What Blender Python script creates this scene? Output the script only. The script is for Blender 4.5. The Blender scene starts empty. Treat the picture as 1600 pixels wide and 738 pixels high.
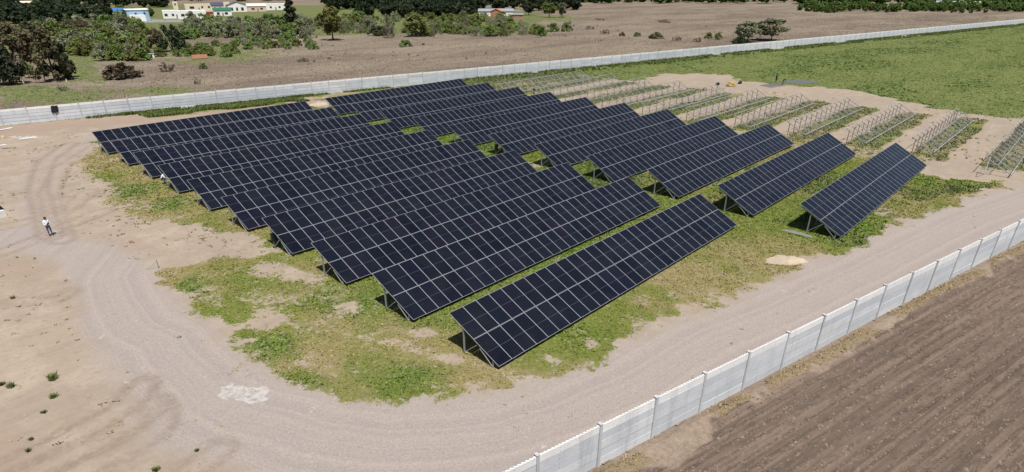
import bpy, bmesh, math, random
import numpy as np
from mathutils import Vector, Matrix

random.seed(7)
rng = np.random.default_rng(11)
sc = bpy.context.scene
col = sc.collection
R = math.radians

# ------------------------------------------------------------------ camera
F_PX, CY_PX = 975.2177, 537.1894
CAM = np.array([-22.4939, -20.9279, 19.7451])
YAW, PITCH, ROLL = 0.8462, -0.5274, -0.0018


def cam_axes():
    cy, sy = math.cos(YAW), math.sin(YAW)
    f = np.array([sy * math.cos(PITCH), cy * math.cos(PITCH), math.sin(PITCH)])
    r = np.array([cy, -sy, 0.0])
    u = np.cross(r, f)
    return (r * math.cos(ROLL) + u * math.sin(ROLL), u * math.cos(ROLL) - r * math.sin(ROLL), f)


AX = cam_axes()
cd = bpy.data.cameras.new('camera')
cd.sensor_width = 36.0
cd.lens = F_PX / 1600 * 36
cd.shift_y = (CY_PX - 369.0) / 1600
cd.clip_start = 0.5
cd.clip_end = 12000
cam = bpy.data.objects.new('camera', cd)
col.objects.link(cam)
m3 = Matrix(((AX[0][0], AX[1][0], -AX[2][0]), (AX[0][1], AX[1][1], -AX[2][1]), (AX[0][2], AX[1][2], -AX[2][2])))
cam.matrix_world = Matrix.Translation(CAM) @ m3.to_4x4()
sc.camera = cam

# ------------------------------------------------------------------ sky, sun, exposure
SUN_TO = Vector((-0.21, -0.362, 0.908)).normalized()
w = bpy.data.worlds.new('World')
sc.world = w
w.use_nodes = True
nt = w.node_tree
sky = nt.nodes.new('ShaderNodeTexSky')
sky.sky_type = 'NISHITA'
sky.sun_disc = False
sky.sun_elevation = math.asin(SUN_TO.z)
sky.sun_rotation = math.atan2(SUN_TO.x, SUN_TO.y)
sky.air_density = 1.0
sky.dust_density = 1.2
nt.links.new(sky.outputs[0], nt.nodes['Background'].inputs[0])
nt.nodes['Background'].inputs[1].default_value = 0.051
sd = bpy.data.lights.new('sun', 'SUN')
sd.energy = 4.75
sd.angle = R(0.53)
sd.color = (1.0, 0.965, 0.915)
sun = bpy.data.objects.new('sun', sd)
sun.rotation_euler = SUN_TO.to_track_quat('Z', 'Y').to_euler()
sun.location = (0, 0, 60)
col.objects.link(sun)
sc.view_settings.view_transform = 'Standard'
sc.view_settings.look = 'None'
sc.view_settings.exposure = 0.24
sc.view_settings.gamma = 1.0

# ------------------------------------------------------------------ helpers


def G(px, py, z=0.0):
    """place measured in the photograph -> point on the ground plane"""
    d = ((px - 800) / F_PX) * AX[0] - ((py - CY_PX) / F_PX) * AX[1] + AX[2]
    s = (z - CAM[2]) / d[2]
    p = CAM + s * d
    return (float(p[0]), float(p[1]))


def mpp(px, py):
    """metres per photo pixel for something upright standing on the ground at (px,py)"""
    g = np.array([*G(px, py), 0.0]) - CAM
    return float(g @ AX[2]) / F_PX


def tag(o, label=None, cat=None, group=None, kind=None):
    if label: o['label'] = label
    if cat: o['category'] = cat
    if group: o['group'] = group
    if kind: o['kind'] = kind
    return o


def link(name, data, parent=None, loc=None, rot=None):
    o = bpy.data.objects.new(name, data)
    col.objects.link(o)
    if parent is not None: o.parent = parent
    if loc is not None: o.location = loc
    if rot is not None: o.rotation_euler = rot
    return o


def empty(name, loc, rz=0.0):
    o = link(name, None, None, loc, (0, 0, rz))
    o.empty_display_size = 0.2
    return o


class MB:
    """collects boxes, bars and tubes into one mesh"""

    def __init__(s):
        s.v = []; s.f = []; s.m = []

    def add(s, vs, fs, mat=0):
        b = len(s.v)
        s.v.extend([tuple(x) for x in vs])
        s.f.extend([tuple(i + b for i in f) for f in fs])
        s.m.extend([mat] * len(fs))

    def box(s, c, h, mat=0, rot=None):
        vs = []
        for z in (-1, 1):
            for y in (-1, 1):
                for x in (-1, 1):
                    v = Vector((x * h[0], y * h[1], z * h[2]))
                    if rot is not None: v = rot @ v
                    vs.append(v + Vector(c))
        s.add(vs, [(0, 2, 3, 1), (4, 5, 7, 6), (0, 1, 5, 4), (2, 6, 7, 3), (0, 4, 6, 2), (1, 3, 7, 5)], mat)

    def bar(s, a, b, w_, h_, mat=0, up=(0, 0, 1)):
        a = Vector(a); b = Vector(b)
        d = (b - a); L = d.length; d.normalize()
        u = Vector(up)
        x = d.cross(u)
        if x.length < 1e-4: x = d.cross(Vector((1, 0, 0)))
        x.normalize(); y = x.cross(d).normalized()
        rot = Matrix((x, y, d)).transposed()
        s.box((a + b) / 2, (w_ / 2, h_ / 2, L / 2), mat, rot)

    def tube(s, pts, rad, n=6, mat=0, cap=True):
        pts = [Vector(p) for p in pts]
        rings = []
        for i, p in enumerate(pts):
            d = (pts[min(i + 1, len(pts) - 1)] - pts[max(i - 1, 0)]).normalized()
            x = d.cross(Vector((0.3, 0.9, 0.2)))
            if x.length < 1e-3: x = d.cross(Vector((1, 0, 0)))
            x.normalize(); y = d.cross(x)
            r = rad[i] if hasattr(rad, '__len__') else rad
            rings.append([p + x * r * math.cos(2 * math.pi * k / n) + y * r * math.sin(2 * math.pi * k / n) for k in range(n)])
        vs = [v for rg in rings for v in rg]
        fs = []
        for i in range(len(pts) - 1):
            for k in range(n):
                fs.append((i * n + k, i * n + (k + 1) % n, (i + 1) * n + (k + 1) % n, (i + 1) * n + k))
        if cap:
            fs.append(tuple(range(n - 1, -1, -1)))
            fs.append(tuple((len(pts) - 1) * n + k for k in range(n)))
        s.add(vs, fs, mat)

    def mesh(s, name, mats):
        me = bpy.data.meshes.new(name)
        me.from_pydata(s.v, [], s.f)
        if not isinstance(mats, (list, tuple)): mats = [mats]
        for m in mats: me.materials.append(m)
        if len(mats) > 1: me.polygons.foreach_set('material_index', s.m)
        me.update()
        return me

    def build(s, name, mats, parent=None, loc=None, rot=None):
        return link(name, s.mesh(name, mats), parent, loc, rot)


def tri_mesh(name, V, T, mats, tint=None, smooth=False):
    """mesh from numpy arrays; T is (n,3) or (n,4)"""
    V = np.asarray(V, np.float32); T = np.asarray(T, np.int32)
    k = T.shape[1]
    me = bpy.data.meshes.new(name)
    me.vertices.add(len(V)); me.vertices.foreach_set('co', V.ravel())
    me.loops.add(T.size); me.loops.foreach_set('vertex_index', T.ravel())
    me.polygons.add(len(T))
    me.polygons.foreach_set('loop_start', np.arange(0, T.size, k, dtype=np.int32))
    me.polygons.foreach_set('loop_total', np.full(len(T), k, np.int32))
    if smooth: me.polygons.foreach_set('use_smooth', np.ones(len(T), bool))
    for m in (mats if isinstance(mats, (list, tuple)) else [mats]): me.materials.append(m)
    if tint is not None:
        a = me.attributes.new('tint', 'FLOAT_COLOR', 'POINT')
        c = np.ones((len(V), 4), np.float32); c[:, :tint.shape[1]] = tint
        a.data.foreach_set('color', c.ravel())
    me.update(calc_edges=True)
    return me


# value noise in numpy
def _hash(ix, iy, s):
    h = (ix.astype(np.int64) * 374761393 + iy.astype(np.int64) * 668265263 + s * 974634777) & 0x7fffffff
    h = ((h ^ (h >> 13)) * 1274126177) & 0x7fffffff
    return ((h ^ (h >> 16)) & 0xffff) / 65535.0


def vnoise(x, y, s=0):
    ix = np.floor(x); iy = np.floor(y)
    fx = x - ix; fy = y - iy
    fx = fx * fx * (3 - 2 * fx); fy = fy * fy * (3 - 2 * fy)
    a = _hash(ix, iy, s); b = _hash(ix + 1, iy, s); c = _hash(ix, iy + 1, s); d = _hash(ix + 1, iy + 1, s)
    return (a * (1 - fx) + b * fx) * (1 - fy) + (c * (1 - fx) + d * fx) * fy


def fbm(x, y, sc_, oct=4, s=0):
    r = 0; amp = 1; tot = 0
    for i in range(oct):
        r = r + amp * vnoise(x / sc_ * 2 ** i + 17.3 * i, y / sc_ * 2 ** i - 9.1 * i, s + i)
        tot += amp; amp *= 0.5
    return r / tot


def sst(x, a, b):
    t = np.clip((x - a) / (b - a), 0, 1)
    return t * t * (3 - 2 * t)


def poly_sd(P, X, Y):
    """signed distance to polygon, positive inside"""
    P = np.asarray(P); ins = np.zeros(X.shape, bool); dm = np.full(X.shape, 1e9)
    for i in range(len(P)):
        ax, ay = P[i]; bx, by = P[(i + 1) % len(P)]
        dx, dy = bx - ax, by - ay
        t = np.clip(((X - ax) * dx + (Y - ay) * dy) / (dx * dx + dy * dy + 1e-12), 0, 1)
        dm = np.minimum(dm, np.hypot(X - ax - t * dx, Y - ay - t * dy))
        c = ((ay > Y) != (by > Y)) & (X < (bx - ax) * (Y - ay) / (by - ay + 1e-12) + ax)
        ins ^= c
    return np.where(ins, dm, -dm)


def line_d(P, X, Y):
    P = np.asarray(P); dm = np.full(X.shape, 1e9)
    for i in range(len(P) - 1):
        ax, ay = P[i]; bx, by = P[i + 1]
        dx, dy = bx - ax, by - ay
        t = np.clip(((X - ax) * dx + (Y - ay) * dy) / (dx * dx + dy * dy + 1e-12), 0, 1)
        dm = np.minimum(dm, np.hypot(X - ax - t * dx, Y - ay - t * dy))
    return dm


def GP(*pts): return [G(*p) for p in pts]


# ------------------------------------------------------------------ materials
class NB:
    """small node-building helper"""

    def __init__(s, name, rough=0.8, spec=0.3, metal=0.0):
        s.m = bpy.data.materials.new(name); s.m.use_nodes = True
        s.t = s.m.node_tree; s.n = s.t.nodes
        s.b = s.n['Principled BSDF']
        s.b.inputs['Roughness'].default_value = rough
        s.b.inputs['Specular IOR Level'].default_value = spec
        s.b.inputs['Metallic'].default_value = metal

    def nd(s, t, **k):
        o = s.n.new(t)
        for a, b in k.items(): setattr(o, a, b)
        return o

    def L(s, a, b): s.t.links.new(a, b)

    def val(s, sock, v):
        if hasattr(v, 'default_value') and hasattr(v, 'links'): s.L(v, sock)
        else:
            sock.default_value = (*v, 1.0) if isinstance(v, (tuple, list)) and len(v) == 3 and sock.type == 'RGBA' else v

    def pos(s):
        return s.nd('ShaderNodeNewGeometry').outputs['Position']

    def obj(s):
        return s.nd('ShaderNodeTexCoord').outputs['Object']

    def mapv(s, v, scale=(1, 1, 1), rot=(0, 0, 0), loc=(0, 0, 0)):
        m = s.nd('ShaderNodeMapping')
        m.inputs['Scale'].default_value = scale; m.inputs['Rotation'].default_value = rot; m.inputs['Location'].default_value = loc
        s.L(v, m.inputs['Vector'])
        return m.outputs[0]

    def noise(s, v, scale, detail=4, rough=0.6, dist=0.0):
        n = s.nd('ShaderNodeTexNoise')
        s.L(v, n.inputs['Vector'])
        n.inputs['Scale'].default_value = scale; n.inputs['Detail'].default_value = detail
        n.inputs['Roughness'].default_value = rough; n.inputs['Distortion'].default_value = dist
        return n.outputs['Fac']

    def ramp(s, f, a, b, smooth=True):
        n = s.nd('ShaderNodeMapRange', interpolation_type='SMOOTHSTEP' if smooth else 'LINEAR')
        s.L(f, n.inputs[0]); s.val(n.inputs[1], a); s.val(n.inputs[2], b)
        return n.outputs[0]

    def mix(s, f, a, b, mode='MIX'):
        n = s.nd('ShaderNodeMix', data_type='RGBA', blend_type=mode)
        s.val(n.inputs[0], f); s.val(n.inputs[6], a); s.val(n.inputs[7], b)
        return n.outputs[2]

    def math(s, op, a, b=0.0, c=0.0, clamp=False):
        n = s.nd('ShaderNodeMath', operation=op, use_clamp=clamp)
        s.val(n.inputs[0], a); s.val(n.inputs[1], b)
        if op in ('MULTIPLY_ADD', 'SMOOTH_MIN'): s.val(n.inputs[2], c)
        return n.outputs[0]

    def attr(s, name):
        n = s.nd('ShaderNodeAttribute', attribute_name=name)
        return n

    def sep(s, c):
        n = s.nd('ShaderNodeSeparateColor'); s.L(c, n.inputs[0]); return n.outputs

    def bump(s, h, strength=0.5, dist=0.05):
        n = s.nd('ShaderNodeBump')
        n.inputs['Strength'].default_value = strength; n.inputs['Distance'].default_value = dist
        s.L(h, n.inputs['Height']); s.L(n.outputs[0], s.b.inputs['Normal'])

    def color(s, c): s.val(s.b.inputs['Base Color'], c)

    def rnd(s): return s.nd('ShaderNodeObjectInfo').outputs['Random']


def plain(name, c, rough=0.7, spec=0.3, metal=0.0, var=0.15, scale=6.0):
    b = NB(name, rough, spec, metal)
    n = b.noise(b.obj(), scale, 4)
    dk = tuple(x * (1 - var) for x in c); lt = tuple(min(1, x * (1 + var)) for x in c)
    b.color(b.mix(b.ramp(n, 0.3, 0.7), dk, lt))
    return b.m


M = {}


def compound_material():
    b = NB('yard_ground', 0.92, 0.15)
    P = b.pos()
    a1 = b.attr('m1'); a2 = b.attr('m2')
    s1 = b.sep(a1.outputs['Color']); s2 = b.sep(a2.outputs['Color'])
    grass, gravel, dry, meadow = s1[0], s1[1], s1[2], a1.outputs['Alpha']
    lime, track, lush, soil = s2[0], s2[1], s2[2], a2.outputs['Alpha']
    rd = b.attr('road').outputs['Fac']
    n_big = b.noise(P, 0.06, 4, 0.6)
    n_mid = b.noise(P, 0.35, 5, 0.65)
    n_fine = b.noise(P, 2.6, 5, 0.7)
    n_grit = b.noise(P, 17, 3, 0.75)
    # sand
    n_str = b.noise(b.mapv(P, (0.10, 0.9, 0.5), (0, 0, R(-52))), 1.0, 6, 0.7, 0.8)
    sand = b.mix(b.ramp(n_big, 0.35, 0.65), (0.338, 0.272, 0.208), (0.302, 0.247, 0.194))
    sand = b.mix(b.math('MULTIPLY', b.ramp(n_str, 0.46, 0.68), 0.6), sand, (0.268, 0.208, 0.162))
    sand = b.mix(b.ramp(n_mid, 0.42, 0.75), sand, (0.395, 0.325, 0.258))
    sand = b.mix(b.math('MULTIPLY', b.ramp(n_fine, 0.48, 0.68), 0.6), sand, (0.255, 0.202, 0.160))
    sand = b.mix(b.math('MULTIPLY', b.ramp(n_grit, 0.52, 0.72), 0.45), sand, (0.24, 0.19, 0.145))
    sxp = b.nd('ShaderNodeSeparateXYZ'); b.L(P, sxp.inputs[0])
    n_row = b.noise(b.mapv(P, (0.10, 1.3, 0.5)), 1.0, 5, 0.7)
    sand = b.mix(b.math('MULTIPLY', b.math('MULTIPLY', b.ramp(n_row, 0.44, 0.62), b.ramp(sxp.outputs[0], 64, 74)), 0.8), sand, (0.30, 0.24, 0.185))
    sand = b.mix(soil, sand, (0.295, 0.215, 0.165))
    # gravel: fine stone speckle and long wheel-worn streaks that follow the road
    cmb = b.nd('ShaderNodeCombineXYZ')
    b.L(b.math('ADD', rd, b.math('MULTIPLY', n_big, 0.9)), cmb.inputs[0])
    streak = b.noise(cmb.outputs[0], 1.1, 6, 0.78)
    vor = b.nd('ShaderNodeTexVoronoi'); b.L(P, vor.inputs['Vector']); vor.inputs['Scale'].default_value = 16
    vs = b.sep(vor.outputs['Color'])[0]
    gv = b.mix(b.ramp(streak, 0.36, 0.64), (0.285, 0.246, 0.226), (0.355, 0.304, 0.268))
    gv = b.mix(b.math('MULTIPLY', b.ramp(n_mid, 0.35, 0.8), 0.6), gv, (0.345, 0.29, 0.255))
    gv = b.mix(b.math('MULTIPLY', b.ramp(vs, 0.45, 1.0), 0.35), gv, (0.205, 0.172, 0.155))
    gv = b.mix(b.math('MULTIPLY', b.ramp(vs, 0.25, 0.0), 0.25), gv, (0.46, 0.41, 0.37))
    gmask = b.ramp(b.math('ADD', gravel, b.math('MULTIPLY', b.math('SUBTRACT', n_mid, 0.5), 1.1)), 0.1, 0.95)
    base = b.mix(gmask, sand, gv)
    # tyre tracks
    base = b.mix(b.math('MULTIPLY', track, b.ramp(n_fine, 0.25, 0.6)), base, (0.215, 0.162, 0.125))
    # lime spill
    lm = b.ramp(b.math('ADD', lime, b.math('MULTIPLY', b.math('SUBTRACT', b.noise(P, 0.9, 5, 0.7), 0.5), 3.2)), 0.42, 0.7)
    base = b.mix(b.math('MULTIPLY', lm, b.math('MULTIPLY', b.ramp(n_fine, 0.36, 0.6), 0.55)), base, (0.56, 0.56, 0.54))
    # grass under-colour
    g1 = b.mix(b.ramp(n_fine, 0.3, 0.7), (0.098, 0.122, 0.022), (0.168, 0.178, 0.044))
    g2 = b.mix(b.ramp(n_fine, 0.3, 0.7), (0.195, 0.155, 0.070), (0.285, 0.225, 0.122))
    gcol = b.mix(dry, g1, g2)
    gcol = b.mix(lush, gcol, (0.085, 0.125, 0.024))
    gcol = b.mix(b.math('MULTIPLY', b.ramp(n_grit, 0.5, 0.8), 0.35), gcol, (0.08, 0.095, 0.028))
    cover = b.math('ADD', grass, b.math('ADD', b.math('MULTIPLY', b.math('SUBTRACT', n_fine, 0.5), 2.0),
                                        b.math('MULTIPLY', b.math('SUBTRACT', n_mid, 0.5), 1.7)))
    base = b.mix(b.ramp(cover, 0.34, 0.66), base, gcol)
    # meadow
    k = b.noise(b.mapv(P, (0.05, 0.14, 0.1), (0, 0, R(12))), 1.0, 6, 0.65)
    mc = b.mix(b.ramp(k, 0.3, 0.58), (0.086, 0.118, 0.032), (0.138, 0.160, 0.050))
    mc = b.mix(b.ramp(n_mid, 0.45, 0.75), mc, (0.145, 0.156, 0.052))
    mc = b.mix(b.math('MULTIPLY', b.ramp(n_fine, 0.45, 0.75), 0.35), mc, (0.078, 0.102, 0.032))
    mm = b.ramp(b.math('ADD', meadow, b.math('MULTIPLY', b.math('SUBTRACT', n_mid, 0.5), 0.6)), 0.35, 0.65)
    base = b.mix(mm, base, mc)
    b.color(base)
    h = b.math('ADD', b.math('MULTIPLY', n_grit, 0.4), b.math('ADD', n_fine, b.math('MULTIPLY', track, -0.35)))
    b.bump(h, 0.55, 0.06)
    return b.m


def plow_material():
    b = NB('plowed_soil', 0.95, 0.1)
    P = b.pos()
    rowv = b.mapv(P, (1, 1, 1), (0, 0, R(12.8)))
    n_r = b.noise(b.mapv(rowv, (0.025, 3.0, 0.3)), 1.0, 4, 0.7)
    n_r2 = b.noise(b.mapv(rowv, (0.12, 2.6, 0.3)), 1.0, 4, 0.7)
    n_p = b.noise(P, 0.16, 4, 0.6)
    n_f = b.noise(P, 3.2, 5, 0.75)
    n_g = b.noise(P, 12, 3, 0.75)
    c = b.mix(b.ramp(n_r, 0.38, 0.62), (0.124, 0.091, 0.070), (0.204, 0.152, 0.117))
    n_b = b.noise(b.mapv(rowv, (0.6, 1.8, 0.5)), 1.0, 6, 0.78)
    c = b.mix(b.math('MULTIPLY', b.ramp(n_b, 0.48, 0.62), 0.7), c, (0.086, 0.066, 0.054))
    c = b.mix(b.math('MULTIPLY', b.ramp(n_p, 0.48, 0.68), 0.4), c, (0.145, 0.110, 0.088))
    c = b.mix(b.math('MULTIPLY', b.ramp(n_r2, 0.5, 0.8), 0.6), c, (0.19, 0.148, 0.117))
    c = b.mix(b.math('MULTIPLY', b.ramp(n_f, 0.52, 0.75), 0.7), c, (0.105, 0.08, 0.066))
    c = b.mix(b.math('MULTIPLY', b.ramp(n_g, 0.58, 0.75), 0.55), c, (0.235, 0.187, 0.147))
    s2 = b.sep(b.attr('m2').outputs['Color'])
    sandy = b.mix(b.ramp(n_f, 0.3, 0.7), (0.31, 0.243, 0.186), (0.215, 0.166, 0.127))
    edge = b.ramp(b.math('ADD', s2[1], b.math('MULTIPLY', b.math('SUBTRACT', n_p, 0.5), 0.8)), 0.3, 0.7)
    c = b.mix(edge, c, sandy)
    st = b.ramp(b.math('ADD', s2[2], b.math('MULTIPLY', b.math('SUBTRACT', n_f, 0.5), 1.0)), 0.35, 0.65)
    c = b.mix(st, c, b.mix(b.ramp(n_g, 0.35, 0.65), (0.265, 0.203, 0.125), (0.185, 0.143, 0.094)))
    b.color(c)
    b.bump(b.math('ADD', b.math('MULTIPLY', n_r, 1.0), b.math('ADD', n_f, b.math('MULTIPLY', n_g, 0.6))), 0.9, 0.09)
    return b.m


def dryfield_material():
    b = NB('dry_field_ground', 0.95, 0.1)
    P = b.pos()
    n1 = b.noise(b.mapv(P, (0.014, 0.035, 0.05), (0, 0, R(12))), 1.0, 6, 0.65)
    n2 = b.noise(P, 0.16, 5, 0.65)
    n3 = b.noise(P, 1.0, 5, 0.7)
    c = b.mix(b.ramp(n1, 0.35, 0.65), (0.150, 0.116, 0.090), (0.238, 0.194, 0.146))
    c = b.mix(b.ramp(n2, 0.5, 0.8), c, (0.262, 0.220, 0.152))
    c = b.mix(b.math('MULTIPLY', b.ramp(n3, 0.45, 0.75), 0.45), c, (0.12, 0.096, 0.074))
    s1 = b.sep(b.attr('m1').outputs['Color'])
    gr = b.mix(b.ramp(n3, 0.3, 0.7), (0.07, 0.10, 0.028), (0.19, 0.19, 0.085))
    c = b.mix(b.ramp(b.math('ADD', s1[0], b.math('MULTIPLY', b.math('SUBTRACT', n2, 0.5), 1.2)), 0.35, 0.7), c, gr)
    s2 = b.sep(b.attr('m2').outputs['Color'])
    c = b.mix(s2[0], c, b.mix(b.ramp(n3, 0.3, 0.7), (0.27, 0.225, 0.17), (0.21, 0.172, 0.13)))
    c = b.mix(s2[1], c, (0.26, 0.255, 0.25))
    b.color(c)
    b.bump(b.math('ADD', n3, n2), 0.45, 0.2)
    return b.m


def tuft_material(name, rough=0.7):
    b = NB(name, rough, 0.2)
    b.color(b.attr('tint').outputs['Color'])
    return b.m


def leaf_material(name, dark, light, hue=0.12):
    b = NB(name, 0.65, 0.25)
    t = b.sep(b.attr('tint').outputs['Color'])[0]
    c = b.mix(t, dark, light)
    h = b.nd('ShaderNodeHueSaturation')
    r = b.rnd()
    b.L(b.math('MULTIPLY_ADD', r, hue, 0.5 - hue / 2), h.inputs['Hue'])
    b.L(b.math('MULTIPLY_ADD', r, 0.5, 0.75), h.inputs['Value'])
    b.L(c, h.inputs['Color'])
    b.color(h.outputs[0])
    tl = b.nd('ShaderNodeBsdfTranslucent'); b.L(h.outputs[0], tl.inputs['Color'])
    mx = b.nd('ShaderNodeMixShader'); mx.inputs[0].default_value = 0.35
    b.L(b.b.outputs[0], mx.inputs[1]); b.L(tl.outputs[0], mx.inputs[2])
    b.L(mx.outputs[0], b.n['Material Output'].inputs['Surface'])
    return b.m


def concrete_material(name, c1, c2, top=False):
    b = NB(name, 0.85, 0.25)
    O = b.obj(); P = b.pos()
    n1 = b.noise(P, 0.9, 5, 0.6); n2 = b.noise(P, 7, 4, 0.7)
    c = b.mix(b.rnd(), c1, c2)
    c = b.mix(b.math('MULTIPLY', b.ramp(n1, 0.4, 0.75), 0.5), c, tuple(x * 0.82 for x in c1))
    c = b.mix(b.math('MULTIPLY', b.ramp(n2, 0.5, 0.8), 0.35), c, tuple(min(1, x * 1.12) for x in c2))
    # rain streaks run down the plates
    st = b.noise(b.mapv(P, (2.2, 2.2, 0.15)), 1.0, 4, 0.7)
    c = b.mix(b.math('MULTIPLY', b.ramp(st, 0.52, 0.72), 0.45), c, tuple(x * 0.68 for x in c1))
    b.color(c)
    b.bump(n2, 0.25, 0.02)
    return b.m


def cell_material():
    b = NB('solar_cells', 0.07, 0.38)
    O = b.obj()
    sx = b.nd('ShaderNodeSeparateXYZ'); b.L(O, sx.inputs[0])
    X, Y = sx.outputs[0], sx.outputs[1]

    def lines(v, period, width, off=0.0):
        f = b.math('FRACT', b.math('MULTIPLY_ADD', v, 1.0 / period, 100.5 + off))
        return b.math('LESS_THAN', b.math('ABSOLUTE', b.math('SUBTRACT', f, 0.5)), width / period / 2)
    r = b.rnd()
    c = b.mix(r, (0.0030, 0.0036, 0.0085), (0.0062, 0.0085, 0.0155))
    c = b.mix(b.math('MULTIPLY', b.ramp(r, 0.72, 0.9), 0.8), c, (0.0058, 0.0044, 0.0135))
    cellgap = lines(X, 0.178, 0.010)
    cellrow = lines(Y, 0.0905, 0.004, 0.5)
    bus = lines(X, 0.0178, 0.0016)
    mid = b.math('LESS_THAN', b.math('ABSOLUTE', Y), 0.009)
    ln = b.math('MAXIMUM', b.math('MULTIPLY', cellgap, 0.45), b.math('MULTIPLY', cellrow, 0.22))
    ln = b.math('MAXIMUM', ln, b.math('MULTIPLY', bus, 0.25))
    c = b.mix(ln, c, (0.045, 0.050, 0.068))
    c = b.mix(b.math('MULTIPLY', mid, 0.45), c, (0.16, 0.17, 0.21))
    dust = b.noise(b.pos(), 0.5, 4, 0.6)
    c = b.mix(b.math('MULTIPLY', b.ramp(dust, 0.3, 0.8), 0.022), c, (0.30, 0.27, 0.24))
    b.color(c)
    b.b.inputs['IOR'].default_value = 1.5
    b.L(b.math('MULTIPLY_ADD', dust, 0.12, 0.06), b.b.inputs['Roughness'])
    return b.m


M['yard'] = compound_material()
M['plow'] = plow_material()
M['dry'] = dryfield_material()
M['tuft'] = tuft_material('grass_blades')
M['clod'] = tuft_material('soil_clods', 0.95)
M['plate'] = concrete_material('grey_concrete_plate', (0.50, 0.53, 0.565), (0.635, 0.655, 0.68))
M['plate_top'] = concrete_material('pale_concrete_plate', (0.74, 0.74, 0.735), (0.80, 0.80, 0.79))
M['post'] = concrete_material('concrete_post', (0.43, 0.44, 0.455), (0.52, 0.53, 0.545))
M['hole'] = plain('plate_hole', (0.24, 0.25, 0.265), 0.9)
M['cell'] = cell_material()
M['alu'] = plain('module_aluminium_frame', (0.40, 0.42, 0.45), 0.42, 0.5, 0.25, 0.06, 3)
M['back'] = plain('module_backsheet', (0.5, 0.5, 0.5), 0.6)
M['galv'] = plain('galvanised_steel', (0.32, 0.335, 0.35), 0.5, 0.5, 0.35, 0.15, 8)
M['galv_dark'] = plain('weathered_steel', (0.22, 0.195, 0.18), 0.6, 0.4, 0.3, 0.2, 8)
M['galv_white'] = plain('bright_galvanised_post', (0.68, 0.69, 0.71), 0.45, 0.5, 0.2, 0.1, 8)

# ------------------------------------------------------------------ layout constants
TILT = 0.4863
H0 = 0.3072
ROW = 8.1716
MP, ML, GAP = 1.154, 2.28, 0.02
NMOD = 28
WT = NMOD * MP
LS = 2 * ML + GAP
SH_T, SH_R = 0.5272, 0.5463
X_R = WT + 3.6154
WALL_N = (-0.2274, -9.72)      # y = a x + b, near wall
WALL_F = (-0.2079, 106.95)     # far wall
WALL_H = 2.4

# ------------------------------------------------------------------ ground sheet


def spaced(parts):
    out = []
    for a, b_, n in parts:
        out.append(np.linspace(a, b_, n, endpoint=False))
    out.append(np.array([parts[-1][1]]))
    return np.concatenate(out)


gx = spaced([(-5000, -900, 6), (-900, -200, 10), (-200, -60, 14), (-60, -26, 30), (-26, 50, 200), (50, 130, 130), (130, 420, 100), (420, 900, 40), (900, 6000, 10)])
gy = spaced([(-5000, -900, 6), (-900, -200, 8), (-200, -60, 10), (-60, -32, 20), (-32, 66, 250), (66, 130, 90), (130, 420, 100), (420, 900, 40), (900, 6000, 10)])
X, Y = np.meshgrid(gx, gy)
NX, NY = len(gx), len(gy)
near_side = Y < WALL_N[0] * X + WALL_N[1]
far_side = Y > WALL_F[0] * X + WALL_F[1]

edge_px = [(245, 425), (262, 455), (288, 488), (335, 505), (352, 530), (395, 562), (420, 590), (450, 604), (500, 612), (545, 627),
           (620, 636), (690, 633), (760, 627), (810, 612), (840, 604), (870, 590), (935, 565), (1000, 527), (1060, 497), (1150, 466),
           (1200, 447), (1255, 420), (1300, 402), (1330, 387), (1400, 356), (1470, 326), (1530, 306), (1580, 291), (1572, 283),
           (1500, 281), (1450, 278)]
edge_w = GP(*edge_px)
array_poly = edge_w + [(71, -2), (72, 40), (70, 84), (44, 86), (6, 84), (3, 66), (1.2, 46), (-0.5, 38), G(392, 372), G(428, 392), G(400, 400), G(330, 402)]
sd_arr = poly_sd(array_poly, X, Y)
left_patch = GP((118, 245), (122, 262), (150, 280), (165, 300), (172, 325), (205, 345), (240, 352), (290, 354), (345, 345), (378, 348), (330, 300), (240, 265), (160, 232))
sd_lp = poly_sd(left_patch, X, Y)
nz = fbm(X, Y, 6.0, 4, 3)
nz2 = fbm(X, Y, 2.2, 3, 9)
nz3 = fbm(X, Y, 1.1, 2, 19)
dryn = fbm(X, Y, 9.0, 4, 21)
grass = sst(sd_arr + (nz2 - 0.5) * 3.4 + (nz3 - .5) * 1.6, -0.7, 1.1) * (0.66 + 0.34 * nz)
grass -= 0.24 * sst(fbm(X, Y, 1.6, 4, 88), 0.52, 0.70) * sst(X - 0.25 * Y, 34, 18) * sst(Y, 60, 30)
grass = np.maximum(grass, sst(sd_lp + (nz2 - 0.5) * 3.0, -1.2, 1.6) * (0.44 + 0.42 * nz))
# the western rim of the array is patchier
west = sst(X + 0.25 * (Y - 10) , 9, -3) * sst(Y, 52, 20)
grass -= 0.10 * west * sst(nz2, 0.45, 0.75)


def ell(px, py, rx, ry, soft=0.5):
    """a bare or special spot measured as an ellipse in the photo, given its size on the ground"""
    c = np.array(G(px, py)); e1 = np.array(G(px + rx, py)) - c; e2 = np.array(G(px, py - ry)) - c
    A = np.linalg.inv(np.array([e1, e2]).T)
    dx, dy = X - c[0], Y - c[1]
    q = np.hypot(A[0, 0] * dx + A[0, 1] * dy, A[1, 0] * dx + A[1, 1] * dy)
    return sst(q + (nz2 - 0.5) * 2.2 + (nz3 - .5) * 1.2, 1 + soft, 1 - soft * 0.6)


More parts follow.
